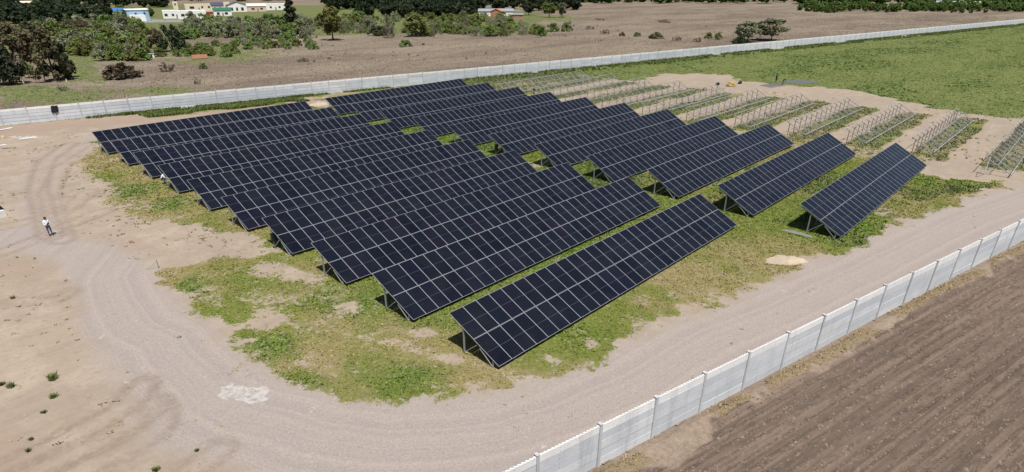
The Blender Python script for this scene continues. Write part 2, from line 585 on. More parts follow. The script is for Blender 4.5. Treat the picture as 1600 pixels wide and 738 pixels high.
for e in [(418, 497, 34, 15), (487, 438, 36, 12), (800, 584, 26, 9), (605, 534, 20, 6), (925, 540, 16, 9), (1268, 408, 34, 9),
          (660, 520, 18, 6), (740, 600, 30, 8), (1420, 345, 20, 6), (430, 420, 26, 12), (540, 480, 20, 6), (855, 560, 16, 7),
          (850, 250, 14, 8), (700, 560, 26, 7), (470, 570, 18, 5), (1385, 330, 14, 5)]:
    grass -= 0.42 * ell(*e, soft=0.6)
lush = np.zeros_like(X)
for e in [(540, 470, 60, 20), (620, 590, 55, 22), (470, 600, 40, 20), (420, 545, 30, 25), (700, 490, 50, 16), (900, 530, 40, 16), (1330, 340, 60, 22),
          (1500, 285, 40, 8), (300, 450, 20, 14), (1440, 280, 26, 12), (205, 300, 40, 12), (260, 320, 34, 10)]:
    lush = np.maximum(lush, 0.65 * ell(*e, soft=0.95))
dry = sst(dryn, 0.38, 0.60) * 0.80 + 0.02
for e in [(640, 520, 70, 30), (760, 560, 60, 20), (1080, 440, 90, 30), (900, 590, 60, 20), (1260, 400, 40, 14), (520, 500, 50, 20)]:
    dry = np.maximum(dry, 0.85 * ell(*e, soft=0.8))
lush = np.maximum(lush, 0.6 * sst(sd_arr + (nz - .5) * 6, 5, 11) * sst(X, 75, 68) * (1 - 0.75 * sst(X - 0.8 * Y, 20, 36)))
dry *= 1 - 0.7 * lush
# frame field: green strips below the frames, sandy tracks between them
inF = sst(X, 71.0, 74.5) * sst(X + (nz - .5) * 4, 110.0, 106.5) * sst(Y, -21, -18) * sst(Y, 86, 80)
ph = (Y + ROW * 4 + 1.6 + (nz - .5) * 1.6) % ROW
strip = sst(ph, 0.1, 0.9) * sst(ph, 5.5, 4.5)
gF = inF * strip * (0.62 + 0.40 * nz2)
grass = np.maximum(grass * (1 - inF), gF)
# transition between right block and frames: mixed grass on sand
tr = sst(X, 66, 69) * sst(X, 77, 73) * sst(Y, -9, -6)
grass = grass * (1 - tr) + tr * (0.20 + 0.62 * nz)
# strips along the far wall
dF = (WALL_F[0] * X + WALL_F[1]) - Y
gw = sst(dF, 0.2, 0.9) * sst(dF + (nz - .5) * 7, 9.5, 6.5) * sst(X + (nz - .5) * 10, 14, 20)
gw2 = np.where(X > 70, sst(dF, 0.2, 1.0) * sst(dF, 24, 18), 0)
grass = np.maximum(grass, gw * (0.46 + 0.5 * nz2))
grass = np.maximum(grass, gw2 * (0.70 + 0.3 * nz))
grass = np.maximum(grass, 0.62 * sst(dF, 0.1, 0.3) * sst(dF + (nz2 - .5) * 1.5, 1.3, 0.6))
lush = np.maximum(lush, 0.8 * gw2 * sst(dF, 12, 4))
lush = np.maximum(lush, 0.55 * gw * sst(nz, 0.4, 0.6))
# meadow right of the frames
sand_arc = GP((985, 128), (1040, 115), (1130, 118), (1180, 130), (1290, 137), (1360, 146), (1450, 166), (1540, 181), (1640, 192), (1640, 300),
              (1540, 300), (1480, 240), (1400, 200), (1300, 170), (1200, 155), (1100, 150), (1010, 140))
sd_arc = poly_sd(sand_arc, X, Y)
mead = sst(X + (nz - .5) * 8 + 0.0 * Y, 99, 104) * (1 - sst(sd_arc + (nz2 - .5) * 5 + (nz - .5) * 6, -2.0, 1.4)) * sst(-inF, -0.5, -0.1)
mead = np.maximum(mead, sst(X, 60, 75) * sst(dF + (nz - .5) * 3, 22, 15) * sst(Y, 80, 84))
mead = np.where(near_side | far_side, 0, mead)
grass = np.where((X > 106) & (grass < 0.9), grass * (1 - sst(X, 106, 112)) , grass)
# sandy bits around heaps by the far wall
grass -= 0.7 * ell(495, 163, 22, 5) + 0.5 * ell(460, 158, 16, 4)
grass -= 0.45 * ell(470, 156, 40, 5)
# gravel road
gravel_px = edge_px[:28] + [(1640, 262), (1640, 300), (1700, 330)]
gravel_poly = GP(*edge_px[:28]) + [(60, -14), (75, -24), (60, WALL_N[0] * 60 + WALL_N[1]), (-8, WALL_N[0] * -8 + WALL_N[1]), (-14, -6.4)] + \
    GP((430, 745), (320, 702), (252, 690), (258, 645), (225, 605), (165, 560), (150, 500), (110, 440), (60, 405), (0, 394), (-60, 392), (-60, 362), (0, 362), (60, 352), (130, 366), (230, 392))
gravel = sst(poly_sd(gravel_poly, X, Y) + (nz - .5) * 3.0, -2.4, 1.6)
upt = GP((70, 362), (62, 330), (58, 290), (75, 255), (110, 230), (150, 215))
gravel = np.maximum(gravel, 0.55 * sst(line_d(upt, X, Y) + (nz - .5) * 2, 3.2, 1.4))
gravel = np.where(near_side | far_side, 0, gravel)
road = np.where(gravel > 0.02, np.abs(poly_sd(edge_w + [(71, -2), (40, 50), (0, 40)], X, Y)), 0)
# tyre tracks in the sand
track = np.zeros_like(X)


def ruts(px, sep_=0.9, wdt=0.22, amt=0.7):
    global track
    P = np.array(GP(*px))
    # resample smooth
    t = np.linspace(0, len(P) - 1, 60); i = np.minimum(t.astype(int), len(P) - 2); f = (t - i)[:, None]
    f = f * f * (3 - 2 * f) * 0.5 + f * 0.5
    Q = P[i] * (1 - f) + P[i + 1] * f
    d = line_d(Q, X + (nz - .5) * 0.5, Y + (nz2 - .5) * 0.3)
    track = np.maximum(track, amt * sst(np.abs(d - sep_), wdt * 2.0, wdt * 0.4) * (0.75 + 0.9 * (nz2 - 0.3)))


ruts([(0, 735), (90, 690), (165, 655), (205, 630), (225, 600)], 0.8, 0.25)
ruts([(40, 738), (150, 690), (215, 655), (245, 630)], 0.8, 0.25)
ruts([(120, 738), (200, 700), (245, 670), (258, 640)], 0.75, 0.22, 0.55)
ruts([(80, 370), (70, 330), (58, 290), (72, 250), (110, 225)], 0.9, 0.25)
ruts([(95, 375), (86, 335), (78, 300), (95, 262), (150, 228)], 0.9, 0.25, 0.6)
ruts([(0, 395), (60, 372), (110, 350), (160, 330)], 0.9, 0.25, 0.6)
ruts([(0, 355), (50, 345), (100, 330), (140, 300)], 0.9, 0.3, 0.5)
ruts([(300, 735), (330, 712), (345, 700)], 0.7, 0.22, 0.6)
ruts([(20, 470), (80, 470), (110, 455)], 0.6, 0.25, 0.5)
track = np.clip(track, 0, 1)
lime = np.zeros_like(X)
for e in [(360, 612, 26, 9), (390, 622, 18, 9), (350, 606, 18, 6), (408, 609, 12, 4), (362, 624, 8, 3), (40, 215, 20, 1.6)]:
    lime = np.maximum(lime, 0.95 * ell(*e, soft=0.35))
soil = 0.7 * sst(dF, 0, 1.5) * sst(dF + (nz - .5) * 6, 13, 7) * sst(X, 60, 40)
for e in [(25, 700, 60, 30), (110, 665, 50, 12), (340, 720, 40, 12), (30, 430, 50, 16), (190, 388, 60, 8), (45, 208, 40, 4)]:
    soil = np.maximum(soil, 0.5 * ell(*e, soft=0.9))
# beyond the near wall: berm of sand and straw at the foot of the wall
dN = ((WALL_N[0] * X + WALL_N[1]) - Y) / math.hypot(1, WALL_N[0])
berm_sand = np.where(near_side, sst(dN + (nz - .5) * 2.2 + (nz2 - .5) * 1.0, 2.7, 0.9), 0)
berm_straw = np.where(near_side, sst(np.abs(dN - 0.75 + (nz - .5) * 0.9), 0.65, 0.2) * sst(fbm(X, Y, 2.6, 3, 40), 0.34, 0.52), 0)
# beyond the far wall
df_green = np.zeros_like(X)
for e in [(60, 150, 110, 12), (130, 110, 26, 16), (40, 140, 60, 8), (240, 143, 60, 6), (860, 28, 40, 4), (330, 82, 80, 10)]:
    df_green = np.maximum(df_green, 0.8 * ell(*e, soft=0.9))
thick = poly_sd(GP((-40, 75), (100, 100), (240, 96), (300, 60), (480, 58), (560, 55), (850, 52), (850, 20), (500, 8), (-40, 8)), X, Y)
df_green = np.maximum(df_green, 0.8 * sst(thick, -8, 10))
df_path = np.maximum(sst(poly_sd(GP((205, 62), (225, 46), (236, 46), (236, 62), (232, 80), (215, 80)), X, Y), -2, 3), 0)
df_path = np.maximum(df_path, 0.7 * sst(poly_sd(GP((380, 62), (480, 52), (500, 60), (400, 68)), X, Y), -3, 3))
df_road = sst(poly_sd(GP((195, 36), (400, 34), (400, 30), (195, 31)), X, Y), -2, 2)
# relief
Z = 0.10 * (fbm(X, Y, 7, 3, 50) - 0.5) * np.exp(-(np.hypot(X, Y) / 400) ** 2) * np.where(sd_arr > -1, 0.5, 1.0)
Z += np.where(near_side, 0.32 * sst(np.abs(dN - 0.8), 0.9, 0.0) * (0.4 + 1.0 * fbm(X, Y, 1.8, 3, 33)), 0)
Z += np.where(near_side & (dN > 2), 0.05 * np.sin((dN + (nz - .5) * .5) * 2 * math.pi / 1.05), 0)
Z += np.where(near_side, 0.18 * (fbm(X, Y, 1.3, 3, 60) - .5), 0)
Z -= 0.07 * track
Z = np.where(np.hypot(X - 20, Y - 40) > 900, 0, Z)
Z += np.where(far_side & (dF < -6), 0.7 * (fbm(X, Y, 18, 3, 71) - .5) * sst(-dF, 6, 30) * sst(-dF, 900, 500), 0)

GRASS, LUSH, DRY, MEAD = grass, lush, dry, mead


def sample(field, px, py):
    """bilinear read of a grid field at world points"""
    ix = np.clip(np.searchsorted(gx, px) - 1, 0, NX - 2); iy = np.clip(np.searchsorted(gy, py) - 1, 0, NY - 2)
    fx = (px - gx[ix]) / (gx[ix + 1] - gx[ix]); fy = (py - gy[iy]) / (gy[iy + 1] - gy[iy])
    return (field[iy, ix] * (1 - fx) + field[iy, ix + 1] * fx) * (1 - fy) + (field[iy + 1, ix] * (1 - fx) + field[iy + 1, ix + 1] * fx) * fy


def ground_z(x, y):
    return float(sample(Z, np.array([x]), np.array([y]))[0])


VALL = np.stack([X, Y, Z], -1).reshape(-1, 3)
iy, ix = np.meshgrid(np.arange(NY - 1), np.arange(NX - 1), indexing='ij')
q = (iy * NX + ix).ravel()
QUADS = np.stack([q, q + 1, q + NX + 1, q + NX], -1)


def fc(a): return (0.25 * (a[:-1, :-1] + a[1:, :-1] + a[:-1, 1:] + a[1:, 1:])).ravel()


fx_, fy_ = fc(X), fc(Y)
fn = fy_ < WALL_N[0] * fx_ + WALL_N[1]
ff = fy_ > WALL_F[0] * fx_ + WALL_F[1]
fg = fc(gravel) > 0.5
fm = fc(mead) > 0.5
fgr = fc(grass) > 0.45
cls = np.where(fn, 0, np.where(ff, 1, np.where(fm, 2, np.where(fgr & ~(fg & (fc(grass) < 0.5)), 3, np.where(fg, 4, 5)))))
m1 = np.stack([np.where(far_side, df_green, grass), gravel, dry, mead], -1).reshape(-1, 4)
m2 = np.stack([np.where(far_side, df_path, lime), np.where(near_side, berm_sand, np.where(far_side, df_road, track)),
               np.where(near_side, berm_straw, lush), soil], -1).reshape(-1, 4)
UW = np.array([1.0, WALL_N[0]]) / math.hypot(1, WALL_N[0]); NW = np.array([UW[1], -UW[0]])


def plow_fields(x, y):
    d = ((WALL_N[0] * x + WALL_N[1]) - y) / math.hypot(1, WALL_N[0])
    a1 = fbm(x, y, 6.0, 4, 3); a2 = fbm(x, y, 2.2, 3, 9); a3 = fbm(x, y, 0.7, 3, 29)
    sand_ = sst(d + (a1 - .5) * 2.2 + (a2 - .5) * 1.4 + (a3 - .5) * .8, 1.7, 0.6)
    straw_ = sst(np.abs(d - 0.75 + (a1 - .5) * 0.9), 0.65, 0.2) * sst(fbm(x, y, 2.6, 3, 40), 0.34, 0.52)
    near_ = np.exp(-(np.hypot(x - 20, y) / 120) ** 4)
    z = 0.30 * sst(np.abs(d - 0.8), 0.9, 0.0) * (0.3 + 1.1 * fbm(x, y, 1.8, 3, 33)) * near_
    rows_ = np.sin((d + (fbm(x, y, 9, 2, 12) - .5) * .35) * 2 * math.pi / 0.62)
    z = z + (1 - sand_) * near_ * (0.036 * rows_ + 0.13 * (fbm(x, y, 0.42, 3, 14) - .5)) + 0.10 * (a2 - .5) * near_
    return z - 0.01, sand_, straw_


pv = spaced([(-0.5, 0, 2), (0, 30, 280), (30, 60, 60), (60, 300, 24), (300, 5000, 10)])
pu = spaced([(-5000, -300, 8), (-300, -20, 20), (-20, 64, 210), (64, 120, 40), (120, 400, 28), (400, 6000, 12)])
PU, PV = np.meshgrid(pu, pv)
px_ = PU * UW[0] + PV * NW[0]; py_ = WALL_N[1] + PU * UW[1] + PV * NW[1]
pz_, psand, pstraw = plow_fields(px_, py_)
pn = len(pu); iy_, ix_ = np.meshgrid(np.arange(len(pv) - 1), np.arange(pn - 1), indexing='ij'); q = (iy_ * pn + ix_).ravel()
me = tri_mesh('plowed_field', np.stack([px_, py_, pz_], -1).reshape(-1, 3), np.stack([q, q + pn, q + pn + 1, q + 1], -1), M['plow'], smooth=True)
a = me.attributes.new('m2', 'FLOAT_COLOR', 'POINT'); a.data.foreach_set('color', np.stack([0 * psand, psand, pstraw, 0 * psand], -1).astype(np.float32).ravel())
tag(link('plowed_field', me), kind='structure')
for c, (nm, mat) in enumerate([(None, None), ('dry_field', 'dry'), ('meadow', 'yard'), ('grassy_ground', 'yard'), ('gravel_road', 'yard'), ('sandy_ground', 'yard')]):
    if nm is None: continue
    Q = QUADS[cls == c]
    used, inv = np.unique(Q, return_inverse=True)
    me = tri_mesh(nm, VALL[used], inv.reshape(-1, 4), M[mat], smooth=True)
    for an, arr in (('m1', m1), ('m2', m2)):
        a = me.attributes.new(an, 'FLOAT_COLOR', 'POINT'); a.data.foreach_set('color', arr[used].astype(np.float32).ravel())
    a = me.attributes.new('road', 'FLOAT', 'POINT'); a.data.foreach_set('value', road.ravel()[used].astype(np.float32))
    tag(link(nm, me), kind='structure')

# ------------------------------------------------------------------ precast concrete walls
BAY = 3.6


def plate_mesh(h, name, mats, teeth=False, slots=True, gr_=0.02):
    b = MB()
    Lp = BAY - 0.17
    b.box((0, 0, h / 2 + gr_ / 2), (Lp / 2, 0.035, h / 2 - gr_ / 2 - 0.001))
    b.box((0, 0.012, gr_ / 2 + .001), (Lp / 2, 0.018, gr_ / 2))
    if teeth:
        n = 17
        for i in range(n):
            x = -Lp / 2 + (i + 0.5) * Lp / n
            b.box((x, 0.0, h + 0.022), (Lp / n * 0.30, 0.028, 0.03))
            b.box((x + Lp / n * 0.5 * (1 if i < n - 1 else 0), -0.0345, h - 0.04), (0.016, 0.004, 0.014), 1)
    for x in (-Lp / 6, Lp / 6) if slots else ():
        for k in range(2):
            b.box((x, -0.0345, h * (0.3 + 0.42 * k)), (0.011, 0.004, 0.034), 1)
    return b.mesh(name, mats)


PL_MESH = plate_mesh(0.5, 'plate', [M['plate'], M['hole']])
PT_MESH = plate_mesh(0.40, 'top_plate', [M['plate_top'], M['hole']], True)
PL_FAR = plate_mesh(0.5, 'far_plate', [M['plate'], M['hole']], False, False, 0.055)
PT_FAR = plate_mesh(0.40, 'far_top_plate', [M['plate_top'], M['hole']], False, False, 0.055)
pb = MB(); pb.box((0, 0, 1.27), (0.08, 0.10, 1.27)); pb.box((0, 0, 2.555), (0.088, 0.108, 0.02))
PO_MESH = pb.mesh('post', M['post'])


def wall(x0, x1, ab, label, detailed, seed):
    r = random.Random(seed)
    a, b_ = ab
    ca = 1 / math.hypot(1, a); ang = math.atan(a)
    n = int((x1 - x0) / (BAY * ca))
    root = empty('precast_wall', (x0, a * x0 + b_, 0), ang)
    tag(root, label, 'wall')
    far = MB()
    for i in range(n + 1):
        h = r.uniform(-0.03, 0.02)
        link('post', PO_MESH, root, (i * BAY, 0, h - 0.06), (r.uniform(-.012, .012), r.uniform(-.014, .014), 0))
        if i == n: break
        dz = r.uniform(-0.025, 0.02) - 0.01
        for k in range(5):
            yy = r.uniform(-0.012, 0.012)
            if i < detailed:
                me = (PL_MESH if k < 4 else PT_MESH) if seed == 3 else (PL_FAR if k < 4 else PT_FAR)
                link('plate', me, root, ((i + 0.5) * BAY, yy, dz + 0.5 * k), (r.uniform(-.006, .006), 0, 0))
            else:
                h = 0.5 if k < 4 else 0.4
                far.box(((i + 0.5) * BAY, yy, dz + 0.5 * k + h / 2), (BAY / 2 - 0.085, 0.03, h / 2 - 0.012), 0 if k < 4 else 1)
    if far.v:
        o = far.build('distant_plates', [M['plate'], M['plate_top']], root)
        o['kind'] = 'stuff'
    return root


wall(-6.55 - 3.51 * 5, 68, WALL_N, 'near precast concrete wall between the gravel road and the plowed field', 60, 3)
wall(4.55 - 3.525 * 9, 560, WALL_F, 'long far precast concrete wall between the compound and the dry field', 60, 5)

# ------------------------------------------------------------------ solar tables
ct, st_ = math.cos(TILT), math.sin(TILT)


def on_slope(s, drop=0.0):
    """(y,z) of a point s metres up the slope, 'drop' below the panel plane"""
    return (s * ct + drop * st_, H0 + s * st_ - drop * ct)


mw, mh = MP - 0.010, ML - 0.002
b = MB()
fw, th = 0.0175, 0.035
b.box((0, mh / 2 - fw / 2, -th / 2), (mw / 2, fw / 2, th / 2), 1)
b.box((0, -mh / 2 + fw / 2, -th / 2), (mw / 2, fw / 2, th / 2), 1)
b.box((mw / 2 - fw / 2, 0, -th / 2), (fw / 2, mh / 2 - fw, th / 2), 1)
b.box((-mw / 2 + fw / 2, 0, -th / 2), (fw / 2, mh / 2 - fw, th / 2), 1)
b.add([(-mw / 2 + fw, -mh / 2 + fw, -0.004), (mw / 2 - fw, -mh / 2 + fw, -0.004), (mw / 2 - fw, mh / 2 - fw, -0.004), (-mw / 2 + fw, mh / 2 - fw, -0.004)], [(0, 1, 2, 3)], 0)
b.add([(-mw / 2 + fw, -mh / 2 + fw, -0.012), (mw / 2 - fw, -mh / 2 + fw, -0.012), (mw / 2 - fw, mh / 2 - fw, -0.012), (-mw / 2 + fw, mh / 2 - fw, -0.012)], [(3, 2, 1, 0)], 2)
MODULE = b.mesh('solar_module', [M['cell'], M['alu'], M['back']])


def bar_mesh(name, a, b2, w_, h_, mat, up=(0, 0, 1)):
    q_ = MB(); q_.bar(a, b2, w_, h_, 0, up); return q_.mesh(name, mat)


RY = 2.95
ry_z = H0 + RY / ct * st_ - 0.13
FY = 0.54
fy_z = H0 + FY / ct * st_ - 0.13
ya, za = on_slope(0.30, 0.16); yb, zb = on_slope(4.30, 0.16)
ym, zm = on_slope(1.95, 0.22)


def frame_meshes(steel, post, tag_, top=4.30):
    d = {}
    yb, zb = on_slope(top, 0.16)
    d['rear_post'] = bar_mesh('rear_post' + tag_, (0, RY, -0.1), (0, RY, ry_z + 0.02), 0.085, 0.085, post)
    d['front_post'] = bar_mesh('front_post' + tag_, (0, FY, -0.1), (0, FY, fy_z), 0.085, 0.085, post)
    d['rafter'] = bar_mesh('rafter' + tag_, (0.075, ya, za), (0.075, yb, zb), 0.06, 0.10, steel)
    d['brace'] = bar_mesh('brace' + tag_, (-0.06, RY - 0.03, 0.12), (-0.06, ym, zm), 0.045, 0.045, steel)
    d['front_brace'] = bar_mesh('front_brace' + tag_, (-0.06, FY + 0.03, 0.06), (-0.06, ym - 0.25, zm - 0.1), 0.045, 0.045, steel)
    return d


FM_PANEL = frame_meshes(M['galv'], M['galv'], '')
M['galv_mid'] = plain('dull_steel', (0.42, 0.425, 0.43), 0.6, 0.4, 0.3, 0.2, 8)
FM_BARE = frame_meshes(M['galv_mid'], M['galv_dark'], '_bare', 3.80)
RAILS = [bar_mesh('purlin', (0.02, *on_slope(s, 0.075)), (WT - 0.04, *on_slope(s, 0.075)), 0.05, 0.07, M['galv'], (0, -st_, ct)) for s in (0.55, 1.72, 2.86, 4.02)]
ordn = ['first', 'second', 'third', 'fourth', 'fifth', 'sixth', 'seventh', 'eighth', 'ninth', 'tenth', 'eleventh', 'twelfth']


def put_support(root, fm, x, which=None):
    for nm in ('rear_post', 'front_post', 'rafter', 'brace', 'front_brace'):
        if which and nm not in which: continue
        link('brace' if nm == 'front_brace' else nm, fm[nm], root, (x, 0, 0))


def solar_table(x0, k, label, group):
    r = random.Random(k * 31 + int(x0))
    rt, ru = r.uniform(-.006, .006), r.uniform(-.004, .004)
    root = empty('solar_table', (x0, (k - 1) * ROW, 0))
    tag(root, label, 'solar panels', group)
    for i in range(NMOD):
        for j in range(2):
            s = ML / 2 + j * (ML + GAP)
            y, z = on_slope(s)
            link('solar_module', MODULE, root, ((i + 0.5) * MP, y, z + r.uniform(-.003, .003)),
                 (TILT + rt + r.gauss(0, 0.003), ru + r.gauss(0, 0.003), 0))
    for i in range(15):
        put_support(root, FM_PANEL, 0.10 + i * (WT - 0.2) / 14)
    for me in RAILS: link('purlin', me, root)
    return root


for k in range(1, 11):
    lab = 'solar table nearest the gravel road bend in the left block, %d panels wide' % NMOD if k == 1 else \
        ('farthest solar table of the left block, beside the far wall' if k == 10 else '%s solar table from the gravel road in the left block' % ordn[k - 1])
    solar_table((k - 1) * SH_T, k, lab, 'solar tables of the left block')
for k in range(0, 11):
    lab = 'foremost solar table of the right block, alone beside the gravel road' if k == 0 else \
        ('farthest solar table of the right block, along the far wall' if k == 10 else '%s solar table from the gravel road in the right block' % ordn[k])
    solar_table(X_R + (k - 1) * SH_R, k, lab, 'solar tables of the right block')

XF = 75.1
for k in range(-1, 11):
    x0 = 68.9 if k == -1 else XF
    y0 = (k - 1) * ROW + (0.3 if k >= 0 else -0.5)
    nsup = 16 if k == -1 else 13
    root = empty('mounting_frame', (x0, y0, 0))
    lab = 'nearest bare mounting frame with a white end post, cut by the right edge' if k == -1 else \
        ('row of bare posts without rafters, farthest of the unfinished frames' if k == 10 else '%s bare mounting frame without panels, counted from the gravel road' % ordn[k + 1])
    tag(root, lab, 'mounting frame', 'bare steel frames waiting for panels')
    sp = 2.31
    for i in range(nsup):
        put_support(root, FM_BARE, i * sp, ('rear_post', 'front_post', 'front_brace') if k == 10 else None)
    Lr = (nsup - 1) * sp
    if k < 10:
        for s, wd in ((3.70, 0.06), (0.5, 0.07), (2.2, 0.05)):
            q_ = MB(); q_.bar((-0.15, *on_slope(s, 0.075)), (Lr + 0.25, *on_slope(s, 0.075)), wd, 0.07, 0, (0, -st_, ct))
            q_.build('purlin', M['galv_mid'], root)
    if k == -1:
        q_ = MB(); q_.bar((-0.13, RY, -0.1), (-0.13, RY, ry_z + 0.25), 0.11, 0.11)
        q_.build('end_post', M['galv_white'], root)['label'] = 'bright white galvanised end post'
        for zz in (ry_z, 0.05):
            q_ = MB(); q_.bar((-0.19, RY, zz), (-2.1, RY + 0.3, 0.55 if zz > 1 else 0.5), 0.04, 0.04); q_.build('stay', M['galv_dark'], root)

#@@PART2@@
# ------------------------------------------------------------------ ground cover


def tufts(px, py, h, rad, colr, blades, seed, lean=0.5, z=None, wid=0.35):
    """bundle of triangular blades at every point, as numpy arrays"""
    r = np.random.default_rng(seed)
    n = len(px)
    pz = sample(Z, px, py) if z is None else z
    V = np.zeros((n, blades, 3, 3), np.float32); C = np.zeros((n, blades, 3, 3), np.float32)
    for k in range(blades):
        a = r.uniform(0, 2 * math.pi, n); o = r.uniform(0, 1, n) * rad
        bx = px + np.cos(a) * o; by = py + np.sin(a) * o
        a2 = r.uniform(0, 2 * math.pi, n); wd = h * wid * r.uniform(0.6, 1.4, n)
        hh = h * r.uniform(0.6, 1.2, n)
        lx = np.cos(a) * hh * lean * r.uniform(0.2, 1.4, n); ly = np.sin(a) * hh * lean * r.uniform(0.2, 1.4, n)
        V[:, k, 0] = np.stack([bx - np.cos(a2) * wd, by - np.sin(a2) * wd, pz - 0.015], -1)
        V[:, k, 1] = np.stack([bx + np.cos(a2) * wd, by + np.sin(a2) * wd, pz - 0.015], -1)
        V[:, k, 2] = np.stack([bx + lx, by + ly, pz + hh], -1)
        f = r.uniform(0.75, 1.25, (n, 1))
        C[:, k, 0] = C[:, k, 1] = colr * f
        C[:, k, 2] = colr * f * 1.12
    V = V.reshape(-1, 3); C = C.reshape(-1, 3)
    return V, np.arange(len(V)).reshape(-1, 3), C


def lerp(a, b_, t): return np.asarray(a) * (1 - t[:, None]) + np.asarray(b_) * t[:, None]


def under_panel(px, py):
    k = np.floor(py / ROW) + 1
    fy = py - (k - 1) * ROW
    iny = (fy > 0.5) & (fy < 3.9)
    xT = (k - 1) * SH_T; xR = X_R + (k - 1) * SH_R
    t = (px > xT + 1.5) & (px < xT + WT - .4) & (k >= 1) & (k <= 10)
    t |= (px > xR + 1.5) & (px < xR + WT - .4) & (k >= 0) & (k <= 10)
    return iny & t


# lawn inside the array
n = 620000
px = rng.uniform(-16, 76, n); py = rng.uniform(-22, 90, n)
g = sample(GRASS, px, py) + 1.1 * (fbm(px, py, 0.55, 3, 5) - 0.5) + 0.5 * (fbm(px, py, 1.8, 2, 15) - 0.5)
inside = (py > WALL_N[0] * px + WALL_N[1] + 0.3) & (py < WALL_F[0] * px + WALL_F[1] - 0.2)
far_thin = rng.uniform(0, 1, n) < np.clip(1.25 - np.hypot(px + 22, py + 21) / 130, 0.25, 1)
ok = (rng.uniform(0, 1, n) < 0.9 * sst(g, 0.30, 0.74)) & inside & ~under_panel(px, py) & far_thin
px, py, g = px[ok], py[ok], g[ok]
dr = np.clip(sample(DRY, px, py) + rng.normal(0, 0.2, len(px)), 0, 1)
lu = np.clip(sample(LUSH, px, py) + rng.normal(0, 0.1, len(px)), 0, 1)
c = lerp((0.138, 0.180, 0.028), (0.290, 0.232, 0.100), dr)
c = c * (1 - lu[:, None]) + np.array((0.082, 0.158, 0.020)) * lu[:, None]
yl = fbm(px, py, 3.0, 3, 77)
c = c * (1 - 0.45 * sst(yl, .5, .7)[:, None]) + np.array((0.19, 0.195, 0.036)) * 0.45 * sst(yl, .5, .7)[:, None]
c = c * rng.uniform(0.85, 1.18, (len(px), 1))
h = rng.uniform(0.018, 0.06, len(px)) * (1 + 0.7 * lu) * (1 + np.hypot(px + 22, py + 21) / 120)
V, T, C = tufts(px, py, h, 0.12, c, 3, 1, 1.6, wid=0.9)
tag(link('grass', tri_mesh('grass', V, T, M['tuft'], C)), 'patchy green and straw-coloured grass growing around the solar tables', 'grass', kind='stuff')

# taller weeds along the right block and below the frames
n = 90000
px = rng.uniform(30, 114, n); py = rng.uniform(-22, 86, n)
g = sample(GRASS, px, py) + 1.0 * (fbm(px, py, 1.0, 3, 25) - 0.5)
ok = ((g > 0.62) | ((px > 72) & (rng.uniform(0, 1, n) < 0.05) & (fbm(px, py, 3, 3, 45) > 0.5))) & (py > WALL_N[0] * px + WALL_N[1] + 0.5) & ~under_panel(px, py) & (fbm(px, py, 5, 2, 31) + 0.25 * (px > 70) > 0.55)
px, py = px[ok], py[ok]
c = lerp((0.082, 0.130, 0.034), (0.20, 0.21, 0.125), np.clip(rng.uniform(0, 1, len(px)) * 0.5 + np.where(px > 70, 0.5, 0.0), 0, 1))
V, T, C = tufts(px, py, rng.uniform(0.10, 0.28, len(px)), 0.2, c, 3, 2, 0.8, wid=0.45)
tag(link('weeds', tri_mesh('weeds', V, T, M['tuft'], C)), 'taller dark green weeds below the bare frames and right block', 'weeds', kind='stuff')

# sparse weeds on the sandy yard
n = 30000
px = rng.uniform(-24, 6, n); py = rng.uniform(-12, 98, n)
g = fbm(px, py, 4.0, 3, 91) + 0.35 * (fbm(px, py, 0.5, 2, 8) - 0.5)
gd = poly_sd(array_poly, px, py)
prob = np.clip(0.05 + 0.55 * sst(gd, -9, -1) , 0, 0.7) * (sample(gravel, px, py) < 0.4)
ok = (g > 0.52) & (rng.uniform(0, 1, n) < prob) & (gd < 0) & (py > WALL_N[0] * px + WALL_N[1] + 1)
px, py = px[ok], py[ok]
c = lerp((0.10, 0.12, 0.035), (0.17, 0.12, 0.08), rng.uniform(0, 1, len(px)))
V, T, C = tufts(px, py, rng.uniform(0.03, 0.10, len(px)), 0.16, c, 6, 4, 1.4, wid=0.9)
tag(link('sparse_weeds', tri_mesh('sparse_weeds', V, T, M['tuft'], C)), 'sparse small weeds dotted over the sandy yard', 'weeds', kind='stuff')

# meadow
n = 120000
px = 100 + 330 * rng.uniform(0, 1, n) ** 1.5; py = rng.uniform(-70, 100, n)
ok = (sample(MEAD, px, py) > 0.5) & (py < WALL_F[0] * px + WALL_F[1] - 0.3) & (py > WALL_N[0] * px + WALL_N[1])
px, py = px[ok], py[ok]
t = sst(fbm(px, py * 1.6, 22, 4, 55), 0.30, 0.52)
c = lerp((0.080, 0.126, 0.032), (0.156, 0.180, 0.060), t) * rng.uniform(0.85, 1.2, (len(px), 1))
V, T, C = tufts(px, py, rng.uniform(0.04, 0.11, len(px)) * np.where(t < 0.3, 1.4, 1), 0.3, c, 2, 6, 2.0, wid=2.4)
tag(link('meadow_grass', tri_mesh('meadow_grass', V, T, M['tuft'], C)), 'green meadow grass with darker patches right of the frames', 'grass', kind='stuff')
